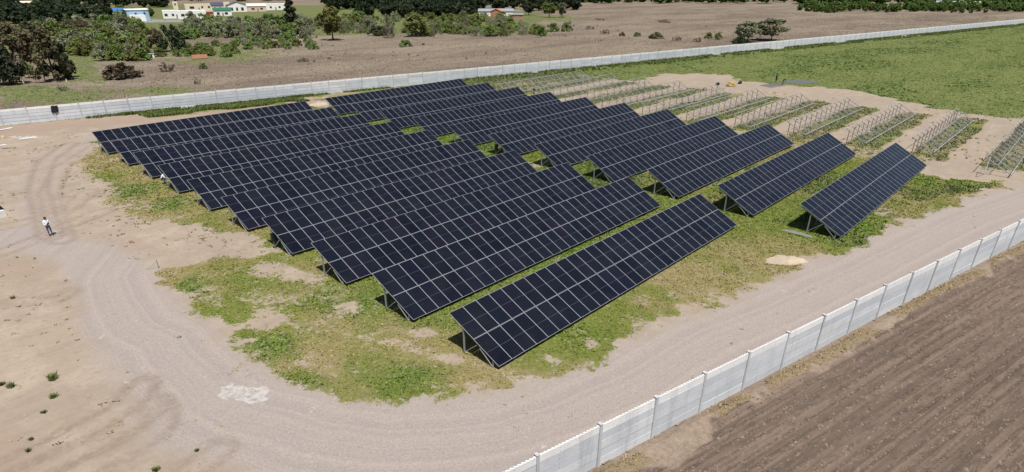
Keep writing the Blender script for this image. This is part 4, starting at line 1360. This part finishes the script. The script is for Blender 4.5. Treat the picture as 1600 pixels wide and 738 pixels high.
def house(name, x0, x1, pb, h, depth, wmat, label, roof='flat', rmat='w_white', wins=(), doors=(), turn=0.0, rise=1.4):
    c = G((x0 + x1) / 2, pb)
    wd = (x1 - x0) * mpp((x0 + x1) / 2, pb)
    ang = math.atan2(c[1] - CAM[1], c[0] - CAM[0]) - math.pi / 2 + turn
    root = empty(name, (c[0], c[1], 0), ang)
    tag(root, label, 'house')
    b_ = MB()
    b_.box((0, depth / 2, h / 2), (wd / 2, depth / 2, h / 2)); b_.box((0, depth / 2, -0.2), (wd / 2 + .05, depth / 2 + .05, 0.22))
    b_.build('wall', M[wmat], root)
    b_ = MB()
    if roof == 'flat':
        for s in (-1, 1):
            b_.box((s * (wd / 2 - 0.1), depth / 2, h + 0.2), (0.12, depth / 2 + .02, 0.2)); b_.box((0, depth / 2 + s * (depth / 2 - 0.1), h + 0.2), (wd / 2 - .22, 0.12, 0.2))
        b_.box((0, depth / 2, h + 0.04), (wd / 2 - .22, depth / 2 - .22, 0.04))
    elif roof == 'gable':
        e = 0.35
        v = [(-wd / 2 - e, -e, h), (wd / 2 + e, -e, h), (wd / 2 + e, depth / 2, h + rise), (-wd / 2 - e, depth / 2, h + rise), (wd / 2 + e, depth + e, h), (-wd / 2 - e, depth + e, h)]
        v += [(a_, b2, c2 + 0.12) for a_, b2, c2 in v]
        b_.add(v, [(0, 3, 2, 1), (3, 5, 4, 2), (6, 7, 8, 9), (9, 8, 10, 11), (0, 1, 7, 6), (5, 11, 10, 4), (1, 2, 8, 7), (2, 4, 10, 8), (0, 6, 9, 3), (3, 9, 11, 5)])
        g_ = MB(); g_.add([(-wd / 2, 0.01, h), (-wd / 2, depth, h), (-wd / 2, depth / 2, h + rise), (wd / 2, 0.01, h), (wd / 2, depth, h), (wd / 2, depth / 2, h + rise)], [(0, 2, 1), (3, 4, 5)])
        g_.build('gable', M[wmat], root)
    elif roof == 'end_gable':
        e = 0.3
        v = [(-wd / 2 - e, -e, h), (0, -e, h + rise), (wd / 2 + e, -e, h), (-wd / 2 - e, depth + e, h), (0, depth + e, h + rise), (wd / 2 + e, depth + e, h)]
        v += [(a_, b2, c2 + 0.12) for a_, b2, c2 in v]
        b_.add(v, [(0, 1, 4, 3), (1, 2, 5, 4), (6, 9, 10, 7), (7, 10, 11, 8), (0, 6, 7, 1), (1, 7, 8, 2), (3, 4, 10, 9), (4, 5, 11, 10), (0, 3, 9, 6), (2, 8, 11, 5)])
        g_ = MB(); g_.add([(-wd / 2, 0, h), (wd / 2, 0, h), (0, 0, h + rise * .97)], [(0, 1, 2)]); g_.build('gable', M[wmat], root)
    elif roof == 'shed':
        e = 0.4
        v = [(-wd / 2 - e, -e, h), (wd / 2 + e, -e, h), (wd / 2 + e, depth + e, h + rise), (-wd / 2 - e, depth + e, h + rise)]
        v += [(a_, b2, c2 + 0.1) for a_, b2, c2 in v]
        b_.add(v, [(0, 3, 2, 1), (4, 5, 6, 7), (0, 1, 5, 4), (2, 3, 7, 6), (1, 2, 6, 5), (0, 4, 7, 3)])
    b_.build('roof', M[rmat], root)
    for (u, z, ww, hh) in wins:
        f = MB(); f.box((u * wd, -0.02, z), (ww / 2 + .08, 0.05, hh / 2 + .08)); fo = f.build('window', M['w_frame'], root)
        p_ = MB(); p_.box((u * wd, -0.06, z), (ww / 2, 0.02, hh / 2)); p_.build('pane', M['pane'], fo)
    for (u, ww, hh) in doors:
        f = MB(); f.box((u * wd, -0.02, hh / 2), (ww / 2, 0.05, hh / 2)); do = f.build('door', M['w_frame'], root)
        p_ = MB(); p_.box((u * wd + ww * .35, -0.09, 1.0), (0.05, 0.03, 0.08)); p_.build('handle', M['pane'], do)
    return root


hb = house('blue_house', 203, 234, 33, 5.6, 8, 'w_blue', 'two-storey light blue and white house at the top left', 'shed', 'w_white', [(-.1, 3.6, 1.0, 1.0), (.3, 3.8, .9, .9)], [(.1, 1, 2.1)], 0.12, 0.3)
b_ = MB(); b_.box((-1.2, -3.0, 1.6), (4.0, 2.6, 1.6)); b_.build('annex', M['w_white'], hb)['label'] = 'white single-storey annex before the blue house'
house('workshop', 184, 202, 29, 3.4, 8, 'w_white', 'white workshop with a bright blue sheet roof left of blue house', 'shed', 'r_blue', [(-.2, 1.8, 1.2, .9)], [(.2, 1.6, 2.2)], 0.1, 2.0)
house('shack', 163, 178, 25, 2.4, 5, 'w_white', 'small low shack with a blue roof among the trees', 'shed', 'r_blue', [(.1, 1.4, .9, .7)], (), 0.0, 0.9)
house('bungalow', 257, 280, 29, 3.9, 9, 'w_white', 'white flat-roofed bungalow beside the dark rounded tree', 'flat', 'w_white', [(-.3, 1.9, 1.6, 1.2), (.12, 1.9, 1.2, 1.1)], [(.36, 1, 2.1)], 0.0)
house('bungalow', 281, 322, 29.5, 3.9, 9, 'w_white', 'long white bungalow with dark windows and terracotta terrace', 'flat', 'w_white', [(-.32, 2.0, 1.8, 1.2), (-.08, 2.0, 2.2, 1.3), (.28, 2.2, 2.6, .9)], [(.08, 1, 2.1)], 0.0)
house('brick_shed', 321, 334, 28.5, 3.2, 6, 'w_brick', 'orange brick shed beside the long white bungalow', 'shed', 'w_brick', [(0, 1.6, 1, .8)], (), 0.1, .5)
house('porch_house', 336, 362, 25.5, 3.4, 8, 'w_white', 'white house with a dark green awning', 'shed', 'r_green', [(-.25, 1.6, 1.6, 1.2), (.2, 1.6, 1.8, 1.2)], [(0, 1, 2.1)], 0.0, 1.2)
house('cream_house', 292, 332, 17, 4.0, 10, 'w_cream', 'long cream house behind the white bungalow', 'flat', 'w_cream', [(-.25, 2.2, 3.0, 1.4), (.12, 2.4, 1.2, 1.2), (.36, 2.4, 1.4, 1.2)], [(0, 1, 2.1)], 0.05)
house('cream_house', 332, 350, 17.5, 3.6, 9, 'w_cream', 'cream house with a dark slate roof and two windows', 'gable', 'r_dark', [(-.2, 1.9, 1.2, 1.3), (.2, 1.9, 1.2, 1.3)], (), 0.0, 2.0)
house('tower_house', 272, 279, 15, 5.2, 5, 'w_cream', 'narrow cream tower house above the bungalow', 'flat', 'w_cream', [(0, 3.6, 1.0, 1.2)], (), 0.0)
house('gabled_house', 358, 386, 19, 4.2, 9, 'w_white', 'white gabled house with three tall windows', 'end_gable', 'r_dark', [(-.28, 1.9, 1.2, 1.9), (-.02, 1.9, 1.2, 1.9), (.26, 1.9, 1.7, 1.9)], (), 0.1, 2.2)
house('cream_house', 350, 360, 15, 4.6, 8, 'w_cream', 'small cream house squeezed left of the gabled house', 'flat', 'w_cream', [(0, 2.6, 1.4, 1.2)], (), 0.0)
house('pink_house', 388, 416, 18, 3.4, 9, 'w_pink', 'pinkish house with a dark base right of the gabled house', 'gable', 'w_cream', [(-.2, 1.7, 2.2, 1.0), (.25, 1.7, 1.8, 1.0)], [(.05, 1, 2.1)], 0.0, 1.6)
house('white_house', 417, 446, 16, 4.0, 9, 'w_white', 'white house left of the cypress', 'flat', 'w_white', [(-.25, 2.0, 1.4, 1.2), (.2, 2.0, 1.4, 1.2)], [(0, 1, 2.1)], 0.0)
house('white_house', 16, 31, 14, 4.5, 9, 'w_white', 'plain white house in the top left corner', 'flat', 'w_white', [(.2, 2.2, 1.4, 1.3)], (), 0.0)
house('pink_house', 38, 62, 13.5, 4.2, 9, 'w_pink', 'pale pink house right of the plain white corner house', 'gable', 'w_cream', [(-.2, 1.8, 1.6, 1.2), (.25, 1.6, 2.0, 1.2)], (), 0.0, 1.2)
house('orange_shed', 766, 784, 29, 3.6, 5, 'w_brick', 'orange brick shed amid green trees in the scrub belt', 'end_gable', 'w_brick', [(.15, 1.7, .9, .8)], (), -0.3, 1.4)
house('long_shed', 748, 802, 25, 2.6, 7, 'w_white', 'long low shed with a grey sheet roof behind orange shed', 'shed', 'r_grey', [(-.3, 1.4, 1.2, .8), (.25, 1.4, 1.2, .8)], (), 0.0, 1.2)
house('brick_hut', 800, 817, 30.5, 2.4, 5, 'w_brick', 'small brick hut with a pale flat roof beside dark tree', 'shed', 'r_grey', (), [(0, 2.2, 1.9)], 0.0, .4)
house('white_house', 1482, 1526, 13, 4.2, 12, 'w_white', 'white building behind the hedge at the top right', 'flat', 'w_white', [(-.3, 2, 2, 1.2), (.2, 2, 2, 1.2)], (), 0.0)
house('grey_house', 1462, 1481, 12, 3.6, 9, 'r_grey', 'grey building left of the white building at the top right', 'gable', 'r_grey', [(0, 1.8, 1.6, 1.1)], (), 0.0, 1.2)

# ------------------------------------------------------------------ people
M['skin'] = plain('skin', (0.42, 0.25, 0.17), 0.6)
M['hair'] = plain('dark_hair', (0.02, 0.015, 0.012), 0.6)
M['shirt_white'] = plain('white_shirt', (0.74, 0.77, 0.80), 0.85, 0.2, 0, 0.05)
M['shirt_black'] = plain('black_shirt', (0.016, 0.016, 0.02), 0.85)
M['jeans'] = plain('blue_jeans', (0.035, 0.055, 0.12), 0.85)
M['trousers_dark'] = plain('dark_trousers', (0.022, 0.022, 0.026), 0.85)
M['shoes'] = plain('brown_shoes', (0.07, 0.05, 0.035), 0.7)
M['black_plastic'] = plain('black_plastic', (0.015, 0.016, 0.018), 0.4)


def person(loc, rz, J, shirt, legs, label, scale=1.0):
    """J: joint positions; body grown as one skinned surface, then coloured by body zone"""
    names = list(J); V = [J[k] for k in names]; idx = {k: i for i, k in enumerate(names)}
    rad = {'pelvis': .145, 'waist': .130, 'chest': .155, 'neck': .058, 'headb': .085, 'head': .105, 'headt': .085,
           'shoulder': .075, 'elbow': .046, 'wrist': .032, 'palm': .036, 'hip': .098, 'knee': .062, 'ankle': .043, 'toe': .042, 'heel': .042}
    E = [('pelvis', 'waist', legs), ('waist', 'chest', shirt), ('chest', 'neck', shirt), ('neck', 'headb', 'skin'), ('headb', 'head', 'skin'), ('head', 'headt', 'hair')]
    for s in 'LR':
        E += [('chest', 'shoulder' + s, shirt), ('shoulder' + s, 'elbow' + s, shirt), ('elbow' + s, 'wrist' + s, shirt), ('wrist' + s, 'palm' + s, 'skin'),
              ('pelvis', 'hip' + s, legs), ('hip' + s, 'knee' + s, legs), ('knee' + s, 'ankle' + s, legs), ('ankle' + s, 'toe' + s, 'shoes')]
        # five fingers, thumb from the side of the palm
        d = (Vector(J['palm' + s]) - Vector(J['wrist' + s])).normalized()
        side = d.cross(Vector((0, 0, 1)));
        if side.length < .1: side = Vector((1, 0, 0))
        side.normalize(); dn = side.cross(d).normalized()
        for f in range(4):
            k1, k2 = 'f%d%s' % (f, s), 'g%d%s' % (f, s)
            a = Vector(J['palm' + s]) + side * (f - 1.5) * 0.021 + d * 0.045
            ln = (0.032, 0.038, 0.036, 0.028)[f]
            b2 = a + d * ln - dn * 0.02
            for kk, vv in ((k1, a), (k2, b2)): idx[kk] = len(V); names.append(kk); V.append(tuple(vv))
            E += [('palm' + s, k1, 'skin'), (k1, k2, 'skin')]
        th = Vector(J['wrist' + s]) + d * 0.03 + side * 0.045
        idx['t' + s] = len(V); names.append('t' + s); V.append(tuple(th + d * 0.03)); E.append(('palm' + s, 't' + s, 'skin'))
    me = bpy.data.meshes.new('body')
    me.from_pydata([tuple(v) for v in V], [(idx[a], idx[b2]) for a, b2, _ in E], [])
    o = bpy.data.objects.new('body', me); col.objects.link(o)
    o.modifiers.new('skin', 'SKIN'); o.modifiers.new('sub', 'SUBSURF').levels = 1
    for i, k in enumerate(names):
        base_ = k[:-1] if k[-1] in 'LR' and k[:-1] in rad else k
        r_ = rad.get(base_, 0.0095)
        me.skin_vertices[0].data[i].radius = (r_ * (1.22 if k in ('chest', 'waist', 'pelvis') else 1), r_)
        me.skin_vertices[0].data[i].use_root = (k == 'pelvis')
    dg = bpy.context.evaluated_depsgraph_get(); dg.update()
    m2_ = bpy.data.meshes.new_from_object(o.evaluated_get(dg))
    bpy.data.objects.remove(o)
    mats = [shirt, legs, 'skin', 'hair', 'shoes']
    m2_.materials.clear()
    for k in mats: m2_.materials.append(M[k])
    segs = [(Vector(V[idx[a]]), Vector(V[idx[b2]]), mats.index(z)) for a, b2, z in E]
    for p in m2_.polygons:
        c_ = p.center; best = 9; bm_ = 0
        for a, b2, z in segs:
            ab = b2 - a; t = max(0, min(1, (c_ - a).dot(ab) / (ab.length_squared + 1e-9)))
            d_ = (c_ - a - ab * t).length
            if d_ < best: best, bm_ = d_, z
        p.material_index = bm_; p.use_smooth = True
    root = empty('person', (loc[0], loc[1], ground_z(*loc)), rz); root.scale = (scale,) * 3
    tag(root, label, 'person')
    m2_.name = 'body'
    link('body', m2_, root)
    # face: eyes, nose, mouth, ears on the front of the head; hair cap on top
    hd = Vector(J['head']); up = (Vector(J['headt']) - Vector(J['headb'])).normalized()
    fwd = Vector((0, -1, 0)); fwd = (fwd - up * fwd.dot(up)).normalized(); sd_ = fwd.cross(up)
    for s in (-1, 1):
        q_ = MB(); q_.box(hd + fwd * 0.093 + sd_ * 0.033 * s, (0.012, 0.008, 0.007)); q_.build('eye', M['hair'], root)
        q_ = MB(); q_.box(hd + sd_ * 0.104 * s - up * .01, (0.008, 0.016, 0.028)); q_.build('ear', M['skin'], root)
    q_ = MB(); q_.tube([hd + fwd * 0.09 + up * 0.0, hd + fwd * 0.122 - up * 0.035, hd + fwd * 0.095 - up * 0.045], [0.008, 0.014, 0.01], 5); q_.build('nose', M['skin'], root)
    q_ = MB(); q_.box(hd + fwd * 0.092 - up * 0.07, (0.022, 0.006, 0.005)); q_.build('mouth', M['shoes'], root)
    bm_ = bmesh.new(); bmesh.ops.create_icosphere(bm_, subdivisions=2, radius=0.112)
    for v in bm_.verts:
        if v.co.z < -0.02: v.co.z = -0.02 - 0.05 * max(0, v.co.y) / .11
    hm = bpy.data.meshes.new('hair'); bm_.to_mesh(hm); bm_.free(); hm.materials.append(M['hair'])
    ho = link('hair', hm, root, hd + up * 0.035 - fwd * 0.012); ho.rotation_euler = up.to_track_quat('Z', 'Y').to_euler() if up.z < .9 else (0, 0, 0)
    return root


STAND = dict(pelvis=(0, 0, .94), waist=(0, .005, 1.10), chest=(0, .01, 1.32), neck=(0, 0, 1.47), headb=(0, -.02, 1.55), head=(0, -.03, 1.62), headt=(0, -.03, 1.69),
             shoulderL=(.19, .01, 1.40), elbowL=(.27, .0, 1.12), wristL=(.14, -.20, 1.14), palmL=(.09, -.26, 1.17),
             shoulderR=(-.19, .01, 1.40), elbowR=(-.27, .0, 1.12), wristR=(-.14, -.20, 1.14), palmR=(-.09, -.26, 1.17),
             hipL=(.10, 0, .88), kneeL=(.12, -.02, .49), ankleL=(.13, .01, .08), toeL=(.14, -.15, .045),
             hipR=(-.10, 0, .88), kneeR=(-.11, -.01, .49), ankleR=(-.12, .02, .08), toeR=(-.14, -.14, .045))


def face_cam(g, off=0.0): return math.atan2(CAM[1] - g[1], CAM[0] - g[0]) + math.pi / 2 + off


gp = G(80, 368)
person(gp, face_cam(gp, 0.35), STAND, 'shirt_white', 'jeans', 'standing person in white shirt and blue jeans on the sandy yard')
rc = empty('remote_control', (gp[0], gp[1], ground_z(*gp)), face_cam(gp, 0.35)); tag(rc, 'small black remote control held by the person in white shirt', 'remote')
b_ = MB(); b_.box((0, -.30, 1.20), (.075, .04, .018)); b_.build('case', M['black_plastic'], rc)
b_ = MB(); b_.box((0, -.335, 1.255), (.07, .006, .045)); b_.build('screen', M['pane'], rc)
CROUCH = dict(pelvis=(0, .12, .48), waist=(0, .08, .64), chest=(0, -.08, .84), neck=(0, -.2, .94), headb=(0, -.27, .98), head=(0, -.33, 1.01), headt=(0, -.38, 1.05),
              shoulderL=(.19, -.10, .88), elbowL=(.24, -.28, .66), wristL=(.16, -.48, .62), palmL=(.13, -.55, .64),
              shoulderR=(-.19, -.10, .88), elbowR=(-.24, -.28, .66), wristR=(-.16, -.48, .62), palmR=(-.13, -.55, .64),
              hipL=(.11, .10, .44), kneeL=(.17, -.28, .50), ankleL=(.15, -.06, .08), toeL=(.17, -.22, .045),
              hipR=(-.11, .10, .44), kneeR=(-.17, -.28, .46), ankleR=(-.15, -.02, .08), toeR=(-.17, -.18, .045))
g2 = G(256, 287.5)
person(g2, 1.2, CROUCH, 'shirt_white', 'jeans', 'crouching person in white working at the end of a solar table', 1.05)
BEND = dict(STAND)
BEND.update(waist=(0, -.06, 1.06), chest=(0, -.26, 1.18), neck=(0, -.40, 1.22), headb=(0, -.46, 1.21), head=(0, -.52, 1.19), headt=(0, -.57, 1.17),
            shoulderL=(.19, -.30, 1.20), elbowL=(.22, -.40, .92), wristL=(.15, -.48, .70), palmL=(.14, -.50, .63),
            shoulderR=(-.19, -.30, 1.20), elbowR=(-.22, -.40, .92), wristR=(-.15, -.48, .70), palmR=(-.14, -.50, .63))
g4 = G(1212, 129); person(g4, face_cam(g4, 2.2), STAND, 'shirt_black', 'trousers_dark', 'dark-clothed person standing beside the pile of steel profiles')
g5 = G(1222.5, 133); person(g5, face_cam(g5, 1.6), BEND, 'shirt_black', 'trousers_dark', 'dark-clothed person bending over the pile of steel profiles')
g3 = G(834, 152); person(g3, face_cam(g3, 0.3), STAND, 'shirt_black', 'trousers_dark', 'dark-clothed person seen above the far solar tables', 1.04)

# ------------------------------------------------------------------ small things
M['sand_heap'] = plain('pale_sand', (0.42, 0.34, 0.26), 0.95, 0.1, 0, 0.12, 1.2)
M['sheet_orange'] = plain('orange_sheet', (0.36, 0.16, 0.085), 0.6, 0.3, 0, 0.15, 2)
M['white_box'] = plain('white_paint', (0.72, 0.72, 0.70), 0.6, 0.3, 0, 0.06, 2)
M['black_bag'] = plain('black_sheet', (0.012, 0.013, 0.018), 0.45, 0.4, 0, 0.2, 5)
M['wood'] = plain('weathered_wood', (0.30, 0.25, 0.20), 0.9, 0.1, 0, 0.2, 6)
M['pale_wood'] = plain('pale_wood', (0.58, 0.50, 0.36), 0.85, 0.1, 0, 0.12, 6)
M['yellow'] = plain('yellow_carton', (0.55, 0.40, 0.16), 0.8, 0.2, 0, 0.12, 3)


def heap(g, rx, ry, h, ang, label, seed, mat='sand_heap'):
    n = 26; t = np.linspace(-1, 1, n)
    A, B = np.meshgrid(t, t)
    r_ = np.hypot(A, B)
    rr_ = r_ + 0.75 * (fbm(A * 2 + seed, B * 2, 1.0, 3, seed + 5) - 0.5)
    zz = h * np.clip(1 - np.clip(rr_, 0, 2) ** 1.2, -0.2, 1) * (0.35 + 1.3 * fbm(A * 3 + seed, B * 3, 1.0, 3, seed)) + 0.08 * (fbm(A * 9, B * 9 + seed, 1, 2, seed) - 0.5) * (r_ < 1)
    zz = np.where(r_ >= 0.98, -0.12, zz)
    V = np.stack([A * rx * (1 + .25 * (fbm(A + seed, B, 1, 2, 4) - .5)), B * ry, zz], -1).reshape(-1, 3)
    i_, j_ = np.meshgrid(np.arange(n - 1), np.arange(n - 1), indexing='ij'); q_ = (i_ * n + j_).ravel()
    o = link('sand_heap', tri_mesh('sand_heap', V, np.stack([q_, q_ + 1, q_ + n + 1, q_ + n], -1), M[mat], smooth=True), None, (g[0], g[1], ground_z(*g)), (0, 0, ang))
    return tag(o, label, 'sand heap')


heap(G(1228, 408), 1.8, 0.9, 0.5, R(-48), 'pale sand heap on the grass beside the gravel road', 3)
heap(G(497, 164), 2.0, 1.3, 0.5, 0.2, 'pale sand heap in the gap between the farthest solar tables', 5)
heap(G(460, 157), 2.2, 1.0, 0.15, -0.2, 'low flat sand spread behind the farthest left solar table', 8)
heap(G(1412, 57.5), 2.6, 1.3, 0.5, -0.2, 'pale heap on the meadow beside the far wall', 11)

# steel profiles on the ground


def profile_pile(g, ang, n, L_, spread, label, seed, mat='galv', name='profile_pile'):
    r = random.Random(seed)
    root = empty(name, (g[0], g[1], ground_z(*g)), ang); tag(root, label, 'steel profiles')
    for i in range(n):
        y = (i - n / 2) * spread / n + r.uniform(-.05, .05); z = 0.05 + (0.09 if i % 3 == 0 else 0.0)
        x = r.uniform(-.4, .4); l = L_ * r.uniform(.85, 1.05); a = r.uniform(-.035, .035)
        q_ = MB()
        rot = Matrix.Rotation(a, 3, 'Z')
        q_.box((x, y, z), (l / 2, 0.035, 0.004), 0, rot); q_.box(Vector((x, y, z)) + rot @ Vector((0, .031, .036)), (l / 2, 0.004, 0.032), 0, rot); q_.box(Vector((x, y, z)) + rot @ Vector((0, -.031, .036)), (l / 2, 0.004, 0.032), 0, rot)
        q_.build('profile', M[mat], root)
    return root


dv = np.array(G(1272, 128)) - np.array(G(1192, 133))
profile_pile(G(1208, 134), math.atan2(dv[1], dv[0]) + .3, 16, 6.0, 3.2, 'loose steel profiles on the grass at the feet of two workers', 1)
profile_pile(G(1250, 129), math.atan2(dv[1], dv[0]), 22, 6.5, 5.0, 'flat stack of steel profiles on the meadow right of two workers', 2, 'galv')
dv = np.array(G(1275, 373)) - np.array(G(1227, 361))
profile_pile(G(1250, 367), math.atan2(dv[1], dv[0]), 3, 2.4, 0.75, 'few galvanised profiles lying behind the foremost right solar table', 4, 'galv_white')
profile_pile(G(1066, 166), 0.1, 4, 3.0, 0.5, 'few bright profiles lying below a bare frame', 5, 'galv')

gy_ = G(1142, 135)
root = empty('carton_stack', (gy_[0], gy_[1], ground_z(*gy_)), -0.4); tag(root, 'yellow carton bundle on a pallet beyond the bare frames', 'cartons')
b_ = MB()
for k in range(5): b_.box((0, -0.5 + k * .25, .12), (1.1, .05, .02))
for k in range(3): b_.box((-.9 + k * .9, 0, .05), (.05, .6, .05))
b_.build('pallet', M['wood'], root)
for k, (x, y, z) in enumerate([(-.6, 0, .32), (.1, .1, .32), (.7, -.05, .32), (-.2, 0, .68), (.45, .05, .66)]):
    b_ = MB(); b_.box((x, y, z), (.33, .45, .18), 0, Matrix.Rotation(.05 * k, 3, 'Z')); b_.build('carton', M['yellow'], root)
for px, py, lab in ((1121, 133, 'dark tool bag left of the yellow cartons'), (1156, 131, 'dark tarp bundle right of the yellow cartons')):
    g = G(px, py)
    bm_ = bmesh.new(); bmesh.ops.create_icosphere(bm_, subdivisions=2, radius=0.5)
    for v in bm_.verts: v.co = Vector((v.co.x * 1.5, v.co.y * .8, v.co.z * .6 + .22 + .08 * math.sin(v.co.x * 9)))
    hm = bpy.data.meshes.new('tool_bag'); bm_.to_mesh(hm); bm_.free(); hm.materials.append(M['black_bag'])
    tag(link('tool_bag', hm, None, (g[0], g[1], ground_z(*g))), lab, 'bag')

# black sheet hung over the far wall
sx_ = 8.15
wy = WALL_F[0] * sx_ + WALL_F[1]
n = 12; V = []
for i in range(n):
    for j in range(n):
        u, v = i / (n - 1) - .5, j / (n - 1)
        edge_r = 1 - 0.12 * (abs(u) * 2) ** 6
        V.append((u * 0.95 + .18 * v, -0.13 - 0.06 * math.sin(u * 14) * (1 - v) - .05 * (1 - (2 * u) ** 2), 2.32 - 1.05 * (1 - v) * edge_r))
fs = [(i * n + j, (i + 1) * n + j, (i + 1) * n + j + 1, i * n + j + 1) for i in range(n - 1) for j in range(n - 1)]
b_ = MB(); b_.add(V, fs); b_.add([(x, y - .02, z) for x, y, z in V], [f[::-1] for f in fs])
o = b_.build('hanging_sheet', M['black_bag'], None, (sx_, wy, 0), (0, 0, math.atan(WALL_F[0]))); tag(o, 'black sheet hanging over the far wall near its left end', 'sheet')
for p in o.data.polygons: p.use_smooth = True

# fence posts and white box, orange sheet beyond the wall
for i, (px, py, pt) in enumerate([(37, 131.5, 119), (71, 128, 116), (104.5, 129, 124)]):
    g = G(px, py); hh = height_for(g, pt)
    q_ = MB(); q_.tube([(0, 0, -.1), (0.03, 0, hh * .5), (0.05, 0.02, hh)], [0.14, 0.12, 0.10], 7)
    o = q_.build('fence_post', M['pale_wood'], None, (g[0], g[1], ground_z(*g)))
    tag(o, ['pale leaning fence post below the small yellow-green tree', 'pale fence post in front of the gap between dark trees', 'short pale fence post at the foot of the brownish pine'][i], 'fence post', 'pale fence posts before the dark trees')
g = G(234, 90)
root = empty('white_hut', (g[0], g[1], ground_z(*g)), face_cam(g)); tag(root, 'small white box hut on the dry grass by the dirt path', 'hut')
b_ = MB(); b_.box((0, 0, .55), (1.3, .9, .55)); b_.build('wall', M['white_box'], root)
b_ = MB(); b_.box((0, 0, 1.16), (1.4, 1.0, .05)); b_.build('roof', M['r_grey'], root)
b_ = MB(); b_.box((.5, -.9, .5), (.3, .03, .45)); b_.build('door', M['pane'], root)
g = G(313, 93)
root = empty('orange_board', (g[0], g[1], ground_z(*g)), face_cam(g, .2)); tag(root, 'weathered orange board propped up on the dry grass', 'board')
b_ = MB(); b_.box((0, 0, .75), (2.1, .03, .5), 0, Matrix.Rotation(-.35, 3, 'X')); b_.build('board', M['sheet_orange'], root)
for s in (-1, 1):
    b_ = MB(); b_.bar((s * 1.9, .15, -.1), (s * 1.9, .32, 1.35), .07, .07); b_.build('prop', M['wood'], root)

# stake, case at the left edge, boards and debris in the yard
g = G(248, 419)
root = empty('wooden_stake', (g[0], g[1], ground_z(*g))); tag(root, 'thin dark stake standing on bare sand left of the array', 'stake')
b_ = MB(); b_.tube([(0, 0, -.1), (.01, 0, .72)], [.03, .025], 6); b_.build('shaft', M['galv_dark'], root)
b_ = MB(); b_.tube([(-.03, 0, .5), (-.75, .35, .04)], [.012, .012], 5); b_.build('guy_wire', M['galv_dark'], root)
g = G(1, 338.5)
root = empty('equipment_case', (g[0], g[1], ground_z(*g)), face_cam(g, .5)); tag(root, 'white case with a black lid at the left edge of the yard', 'case')
b_ = MB(); b_.box((0, 0, .28), (.42, .30, .28)); b_.build('box', M['white_box'], root)
b_ = MB(); b_.box((.22, .12, .66), (.30, .04, .30), 0, Matrix.Rotation(-.5, 3, 'Y')); b_.build('lid', M['black_plastic'], root)
for i, (px, py, L_, a, mt, lab) in enumerate([(8, 203, 2.6, .5, 'white_box', 'long white board lying by the far wall at the left edge'),
                                             (44, 217, 2.2, .1, 'white_box', 'pale board lying on the sand left of the array'),
                                             (4, 228, 1.0, .3, 'white_box', 'short white slab at the left edge among debris'),
                                             (14, 232, 1.6, -.6, 'wood', 'dark plank lying across the debris at the left edge')]):
    g = G(px, py); b_ = MB(); b_.box((0, 0, .07), (L_ / 2, .16, .035)); b_.box((0.1, .1, .12), (L_ / 2 * .8, .07, .02))
    tag(b_.build('board', M[mt], None, (g[0], g[1], ground_z(*g)), (0, .02, a)), lab, 'board')
g = G(5.5, 217)
b_ = MB(); b_.tube([(0, 0, -.05), (.02, 0, .25), (0, .01, .42)], [.16, .17, .1], 9); tag(b_.build('bucket', M['pale_wood'], None, (g[0], g[1], ground_z(*g))), 'small pale bucket among the boards at the left edge', 'bucket')

# single weeds on the yard
WP = [(83, 593, 0.55, 'upright green weed, larger of two on the yard'), (84, 621, 0.40, 'bushy green weed just below the upright one'), (18, 605, 0.40, 'light green weed near the left edge of the yard'),
      (69, 645, 0.24, 'small dark weed below the two green weeds'), (49, 687, 0.22, 'small dark weed low on the left of the yard'), (244, 735, 0.34, 'green weed at the bottom edge by the gravel'),
      (20, 466, 0.30, 'flat green weed on the left yard, alone'), (308, 704, 0.2, 'tiny weed at the gravel edge near the bottom'), (45, 705, 0.25, 'thin dry weed near the lower left corner'), (2, 602, 0.35, 'dark green weed cut by the left edge')]
for i, (px, py, hh, lab) in enumerate(WP):
    g = G(px, py); r2 = np.random.default_rng(i); hh *= 0.72
    n = 46
    V, T, C = tufts(r2.normal(0, hh * .22, n), r2.normal(0, hh * .22, n), r2.uniform(.5, 1, n) * hh, hh * .15, lerp((0.10, 0.14, 0.045), (0.20, 0.22, 0.09), r2.uniform(0, 1, n)) * (1 if hh > .2 else .75), 3, i, .7, z=np.zeros(n), wid=.22)
    tag(link('weed', tri_mesh('weed', V, T, M['tuft'], C), None, (g[0], g[1], ground_z(*g))), lab, 'weed')

# inverter boxes on the first posts of two tables
for px, k, lab in ((X_R + 4 * SH_R, 5, 'dark inverter box on a post in the gap beside bare soil'), (3 * SH_T, 4, 'dark cable box on the end post of the fourth left table')):
    root = empty('inverter_box', (px + .1, (k - 1) * ROW + RY - .16, 0)); tag(root, lab, 'electrical box')
    b_ = MB(); b_.box((0, 0, 1.05), (.24, .11, .35)); b_.build('casing', M['black_plastic'], root)
    b_ = MB(); b_.tube([(0, .0, .7), (.02, 0, .3), (.05, .05, -.05)], .03, 6); b_.build('conduit', M['black_plastic'], root)
